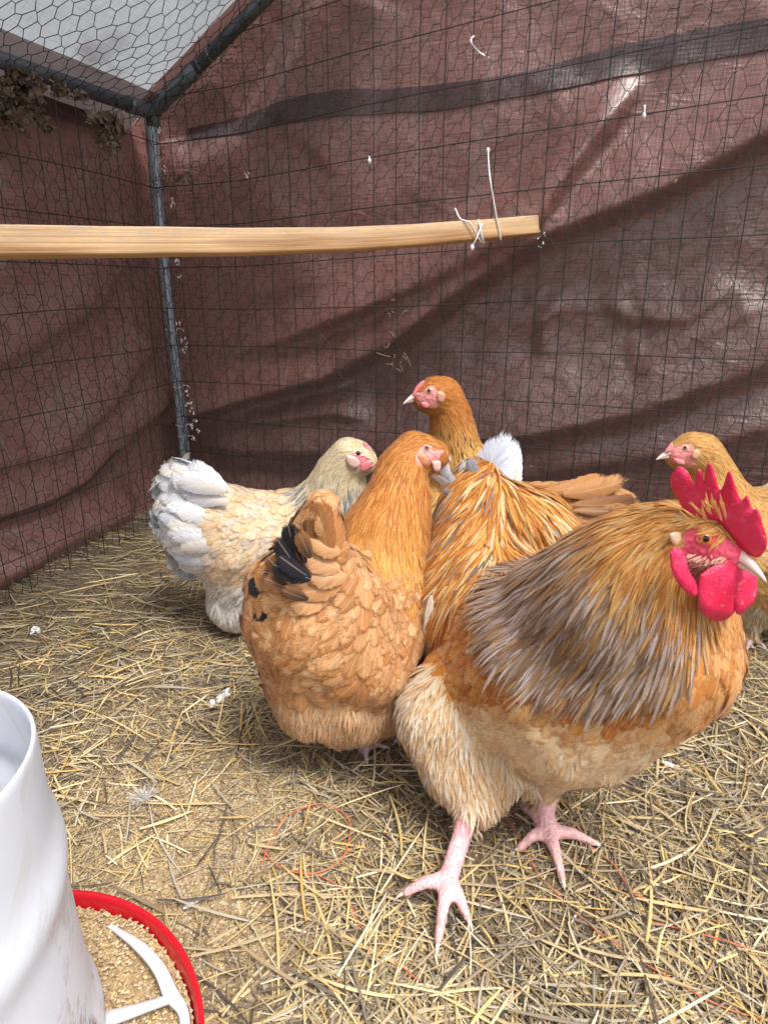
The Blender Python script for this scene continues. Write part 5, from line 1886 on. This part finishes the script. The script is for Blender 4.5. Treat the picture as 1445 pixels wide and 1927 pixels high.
def band(name, pts, r, mat, label, cat, group=None, n=6, head=None, par=None):
    v, f = tube(smooth_path(pts, 6), r, n)
    parts = [(v, f)]
    if head is not None:
        v2 = head[0] + ICO_V * np.array([head[1] * 1.1, head[1], head[1] * 1.6])
        parts.append((v2, ICO_F))
    v, f, _ = merge(parts)
    o = mesh_obj(name, v, f, mat, par)
    if label: tagit(o, label, cat, group)
    return o


Z = M['tie']
GT = 'white nylon cable ties'
pp_ = proj(path)


def PP(x, y, out=.023):
    """just in front of the perch"""
    yy = np.interp(x, pp_[::-1, 0], path[::-1, 1]) - out
    return P(x, y, Y=yy)


band('cable_tie', [P(918, 285, Y=1.36), PP(921, 330, .01), PP(928, 375, .02), PP(936, 420), PP(942, 452)], .0015, Z, 'long white cable tie hanging from the netting over the perch end', 'cable tie', GT, head=(P(918, 283, Y=1.36), .0034))
band('cable_tie', [PP(900, 414, .012), PP(903, 425, .024), PP(906, 445, .026), PP(910, 458, .012)], .0022, Z, 'white cable tie strapped round the perch near its end', 'cable tie', GT)
band('cable_tie', [PP(856, 392, -.01), PP(866, 412, .012), PP(884, 420, .026), PP(900, 448, .028), PP(907, 458, .015)], .0015, Z, 'thin white cable tie crossing over the perch, tail pointing up left', 'cable tie', GT)
band('cable_tie', [PP(907, 420, .027), PP(898, 445, .030), PP(888, 464, .020)], .0015, Z, 'white cable tie with its head just under the perch', 'cable tie', GT, head=(PP(888, 466, .020), .0036))
band('cable_tie', [P(1212, 198, Y=1.16), P(1211, 226, Y=1.16)], .0018, Z, 'short upright white cable tie on the netting at upper right', 'cable tie', GT, head=(P(1211, 218, Y=1.157), .003))
band('cable_tie', [P(695, 294, Y=1.46), P(695, 311, Y=1.46)], .0018, Z, 'tiny white cable tie stub on the netting above the perch middle', 'cable tie', GT, head=(P(695, 303, Y=1.455), .0036))
band('cable_tie', [P(892, 68, Y=1.33), P(886, 74, Y=1.33), P(888, 84, Y=1.33), P(898, 96, Y=1.365), P(912, 106, Y=1.37)], .0019, Z, 'curled white cable tie on the netting above the dark tarp band', 'cable tie', GT)
for x, y, r in ((462, 326, 5), (1018, 436, 4), (1026, 450, 3), (1014, 458, 3), (1268, 342, 4)):
    pass
for k, (a, b, lb) in enumerate([((398, 70), (408, 92), 'grey wire tie round the rafter tube, the upper one'), ((376, 92), (396, 116), 'grey wire tie round the rafter tube just above the fitting')]):
    yy = 1.67
    c_ = cn + (rb - cn) * (.55 if k == 0 else .46)
    t_ = nrm(rb - cn)
    s1 = nrm(np.cross(t_, UP)); s2 = np.cross(s1, t_)
    th = np.linspace(0, 2 * math.pi, 28, endpoint=False)
    ring = c_ + (np.cos(th)[:, None] * s1 + np.sin(th)[:, None] * s2) * .0165 + t_ * (np.sin(th) * .004)[:, None]
    v, f = torus(ring, .0011)
    o = mesh_obj('wire_tie', v, f, M['tie_wire']); tagit(o, lb, 'wire tie', 'wire ties on the frame tubes')
PT = [(340, 'crossed grey wire tie high on the corner post', 1), (628, 'thin pale wire tie on the corner post below the perch', 0), (716, 'pale wire tie on the corner post, third from the bottom', 0),
      (804, 'pale wire tie low on the corner post', 0), (826, 'lowest pale wire tie on the corner post', 0)]
for y, lb, kind in PT:
    i = np.argmin(np.abs(proj(ppath)[:, 1] - y)); c_ = ppath[i]
    th = np.linspace(0, 2 * math.pi, 28, endpoint=False)
    ring = c_ + np.stack([np.cos(th) * .0155, np.sin(th) * .0155, np.sin(th * 1 + y) * .003], 1)
    parts = [torus(ring, .0011 if kind else .0013)]
    if kind:
        for a, b in (((272, 340), (308, 330)), ((276, 335), (302, 362)), ((272, 364), (308, 358)), ((290, 345), (306, 345))):
            parts.append(tube(smooth_path([P(*a, Y=1.715), P((a[0] + b[0]) / 2, (a[1] + b[1]) / 2 + 2, Y=1.708), P(*b, Y=1.715)], 4), .0011, 5))
    else:
        q = c_ + np.array([.015, -.004, 0])
        parts.append(tube(smooth_path([q, q + np.array([.012, -.002, .002]), q + np.array([.018, -.003, -.005])], 4), .0012, 5))
    v, f, _ = merge(parts)
    o = mesh_obj('wire_tie', v, f, M['tie_wire'] if kind else Z); tagit(o, lb, 'wire tie', 'wire ties on the frame tubes')


def crumple(C, n, spread, size, seed, mat, name, label, cat, par=None, col=None, group=None):
    """a clump of crumpled dead leaves"""
    rng = np.random.default_rng(seed)
    parts = []
    for k in range(n):
        c = C[rng.integers(0, len(C))] + rng.normal(0, 1, 3) * spread
        sz = size * rng.uniform(.5, 1.3)
        a, b = np.meshgrid(np.linspace(-1, 1, 7), np.linspace(-1, 1, 7), indexing='ij')
        lob = 1 + .25 * np.sin(np.arctan2(b, a) * 5 + rng.uniform(0, 6))
        rr = np.maximum(np.abs(a), np.abs(b)) + 1e-6
        k_ = rr / np.hypot(a, b).clip(1e-6)
        x = a * k_ * lob; y = b * k_ * lob * rng.uniform(.5, .9)
        z = .35 * vnoise(np.stack([x.ravel() * 1.8 + rng.uniform(0, 90), y.ravel() * 1.8], 1), seed).reshape(x.shape) + rng.uniform(-.5, .5) * x ** 2
        Q = np.stack([x, y, z], -1).reshape(-1, 3) * sz
        ax = nrm(rng.normal(0, 1, 3)); an = rng.uniform(0, 6)
        Rm = np.array(Matrix.Rotation(an, 3, Vector(ax)))
        parts.append((c + Q @ Rm.T, grid_faces(7, 7)))
    v, f, _ = merge(parts)
    o = mesh_obj(name, v, f, mat, par, smooth=False)
    if label: tagit(o, label, cat, group)
    return o


GL = 'dead leaves caught in the netting'
LY = 1.40
crumple([P(20, 170, Y=1.375), P(45, 190, Y=1.39), P(10, 210, Y=1.37), P(60, 160, Y=1.40), P(30, 220, Y=1.38)], 80, .014, .016, 1, M['leaf'], 'leaf_clump', 'large clump of dead leaves under the eave tube at the left edge', 'dead leaves', group=GL)
crumple([P(75, 200, Y=1.41), P(82, 235, Y=1.41), P(70, 180, Y=1.40)], 26, .007, .013, 2, M['leaf'], 'leaf_clump', 'ragged hanging dead leaves right of the largest leaf clump', 'dead leaves', group=GL)
crumple([P(180, 225, Y=1.52), P(195, 245, Y=1.53), P(205, 268, Y=1.54), P(215, 230, Y=1.54)], 44, .009, .014, 3, M['leaf'], 'leaf_clump', 'grey clump of dead leaves hanging nearer the corner post', 'dead leaves', group=GL)
crumple([P(120, 172, Y=1.45), P(150, 182, Y=1.48), P(105, 168, Y=1.44)], 24, .007, .010, 4, M['leaf'], 'leaf_clump', 'thin line of leaf litter between the two leaf clumps', 'dead leaves', group=GL)
crumple([P(345, 340, Y=1.64), P(350, 335, Y=1.64)], 5, .005, .015, 7, M['leaf'], 'dead_leaf', 'single dark dead leaf on the netting right of the corner post', 'dead leaf')
crumple([P(35, 140, Y=1.37), P(70, 150, Y=1.39)], 16, .009, .011, 9, M['leaf'], 'leaf_clump', 'dead leaves packed against the eave tube at far left', 'dead leaves', group=GL)


def bits(pts, mat, name, label, cat, seed, r=.003, par=None, n=5, spread=.005, elong=1.0):
    rng = np.random.default_rng(seed)
    parts = []
    for q in pts:
        for k in range(n):
            c = q + rng.normal(0, 1, 3) * spread
            s = r * rng.uniform(.4, 1.2)
            parts.append((c + ICO_V * rng.uniform(.6, 1.3, (len(ICO_V), 1)) * s * np.array([1, 1, elong * rng.uniform(.7, 1.5)]), ICO_F))
    v, f, _ = merge(parts)
    o = mesh_obj(name, v, f, mat, par)
    if label: tagit(o, label, cat)
    return o


# white bits in place of light leaking through the torn tarp beside the post
pts = [P(x, y, Y=1.69) for x, y in ((298, 245), (303, 250), (303, 305), (307, 318), (322, 375), (328, 384), (332, 487), (336, 496), (338, 520), (338, 610), (345, 640), (350, 648), (345, 660), (352, 740), (362, 775), (368, 790), (358, 800), (372, 812), (365, 825), (355, 760))]
for k_, q_ in enumerate(pts): bits([q_], M['white_bit'], 'light_leak_bit', None, None, 3 + k_, .0017, back, 5, .0035, 1.8)
bits([P(x, y, Y=1.33) for x, y in ((1016, 436), (1024, 438), (1012, 448), (1020, 458), (1016, 464))], M['white_bit'], 'torn_fibre', 'white torn fibres on the tarp just right of the perch end', 'fibres', 4, .0013, None, 3, .002)
bits([P(x, y, Y=1.375) for x, y in ((905, 100), (912, 103), (916, 108))], M['white_bit'], 'torn_fibre', 'white torn fibres under the curled cable tie', 'fibres', 5, .0014, None, 3, .003)
bits([P(462, 326, Y=1.60), P(466, 331, Y=1.60)], M['white_bit'], 'torn_fibre', 'pale torn fibre on the back tarp left of the tiny tie stub', 'fibres', 6, .002, None, 4, .003)
bits([P(1268, 342, Y=1.19)], M['leaf'], 'dead_leaf', 'tiny brown leaf scrap on the long fold at the right', 'leaf scrap', 7, .003, None, 3, .002)
# dried tendrils in the netting
tp = []
rg = np.random.default_rng(12)
for k in range(15):
    x, y = rg.normal(745, 14), rg.uniform(560, 700)
    a = P(x, y, Y=1.42); b = P(x + rg.normal(0, 12), y + rg.normal(0, 12), Y=1.42); m_2 = (a + b) / 2 + rg.normal(0, .003, 3)
    tp.append(tube(smooth_path([a, m_2, b], 3), .0006, 4))
v, f, _ = merge(tp)
o = mesh_obj('dried_tendril', v, f, mat_simple('dried_stem', (.36, .27, .18), .7)); tagit(o, 'dry beige tendrils tangled in the netting above the rear hen', 'tendril')

# orange twine on the bedding
GS = 'orange twine on the bedding'


def twine(pix, label, seed):
    L_ = []
    for x, y in pix:
        q = P(x, y, z=.012); g = gz1(q[0], q[1])
        L_.append(P(x, y, z=g + .0055))
    pth = smooth_path(L_, 10)
    pth[:, 2] += .002 * vnoise(pth[:, :2] * 60, seed)
    pth[:, :2] += .0012 * np.stack([vnoise(pth[:, :2] * 50, seed + 1), vnoise(pth[:, :2] * 50, seed + 2)], 1)
    v, f = tube(pth, .0008, 6)
    o = mesh_obj('twine', v, f, M['twine']); tagit(o, label, 'twine', GS)


twine([(492, 1630), (505, 1590), (530, 1545), (570, 1520), (620, 1515), (655, 1540), (658, 1580), (640, 1620), (600, 1642), (550, 1640), (515, 1622), (495, 1600)], 'orange twine curled into a loop on the bedding, centre', 1)
twine([(555, 1640), (600, 1645), (640, 1670), (668, 1720), (700, 1770), (745, 1815), (790, 1845)], 'orange twine tail running from the loop toward the camera', 2)
twine([(935, 1520), (960, 1548), (990, 1600), (1010, 1640), (1055, 1690), (1110, 1740), (1180, 1790), (1270, 1850), (1350, 1890), (1450, 1925)], 'orange twine passing under the rooster foot to the right corner', 3)
twine([(1090, 1580), (1150, 1620), (1190, 1680), (1210, 1690)], 'short orange twine end right of the rooster toes', 4)
twine([(1215, 1735), (1290, 1750), (1370, 1775), (1450, 1800)], 'orange twine strand lying at the lower right edge', 5)


def on_ground(x, y, dz=.008):
    q = P(x, y, z=.012); return P(x, y, z=gz1(q[0], q[1]) + dz)


# lost down feather, droppings, quill
rg = np.random.default_rng(21)
c_ = on_ground(272, 1502, .010)
n_ = 260
D = nrm(np.stack([rg.normal(-.3, 1, n_), rg.normal(.2, 1, n_), np.abs(rg.normal(0, .6, n_))], 1))
Nn = nrm(np.cross(D, rg.normal(0, 1, (n_, 3))))
cw_ = np.tile([.74, .72, .68], (n_, 1)) * rg.uniform(.85, 1.1, (n_, 1))
V, F, c, uv = feather_mesh(c_ + rg.normal(0, .003, (n_, 3)) * [1.5, 1, .5], D, Nn, rg.uniform(.008, .020, n_), np.full(n_, .0009), cw_, cw_, cw_, .7, .1, .4, .2, rg, 3, 5)
o = mesh_obj('down_feather', V, F, M['feather'], None, c, uv); tagit(o, 'fluffy white down feather lying on the bedding above the feeder pan', 'feather', 'lost feathers')
for (a, b, w, lb) in [((1245, 1432), (1268, 1442), .008, 'small white feather on the straw below the rooster breast'), ((345, 1710), (375, 1690), .006, 'small pale feather scrap between feeder pan and loop')]:
    A0, B0 = on_ground(*a), on_ground(*b)
    D = nrm(B0 - A0)[None]; N_ = np.array([[0, -.3, .95]]); N_ = nrm(N_ - D * np.sum(D * N_))
    cc = np.array([[.72, .74, .78]])
    V, F, c, uv = feather_mesh(A0[None], D, N_, np.array([np.linalg.norm(B0 - A0) * 1.3]), np.array([w]), cc, cc, cc, .3, .15, .2, .08, rg, 7, 10)
    o = mesh_obj('small_feather', V, F, M['feather'], None, c, uv); tagit(o, lb, 'feather', 'lost feathers')
bits([on_ground(x, y, .006) for x, y in ((400, 1325), (410, 1318), (420, 1310), (427, 1303), (415, 1312))], M['white_bit'], 'dropping', 'crumbly white dropping on the straw left of the brown hen', 'dropping', 31, .0045, None, 6, .0035)
bits([on_ground(x, y, .006) for x, y in ((60, 1190), (66, 1186))], M['white_bit'], 'dropping', 'small white dropping near the left wall', 'dropping', 32, .004, None, 4, .003)
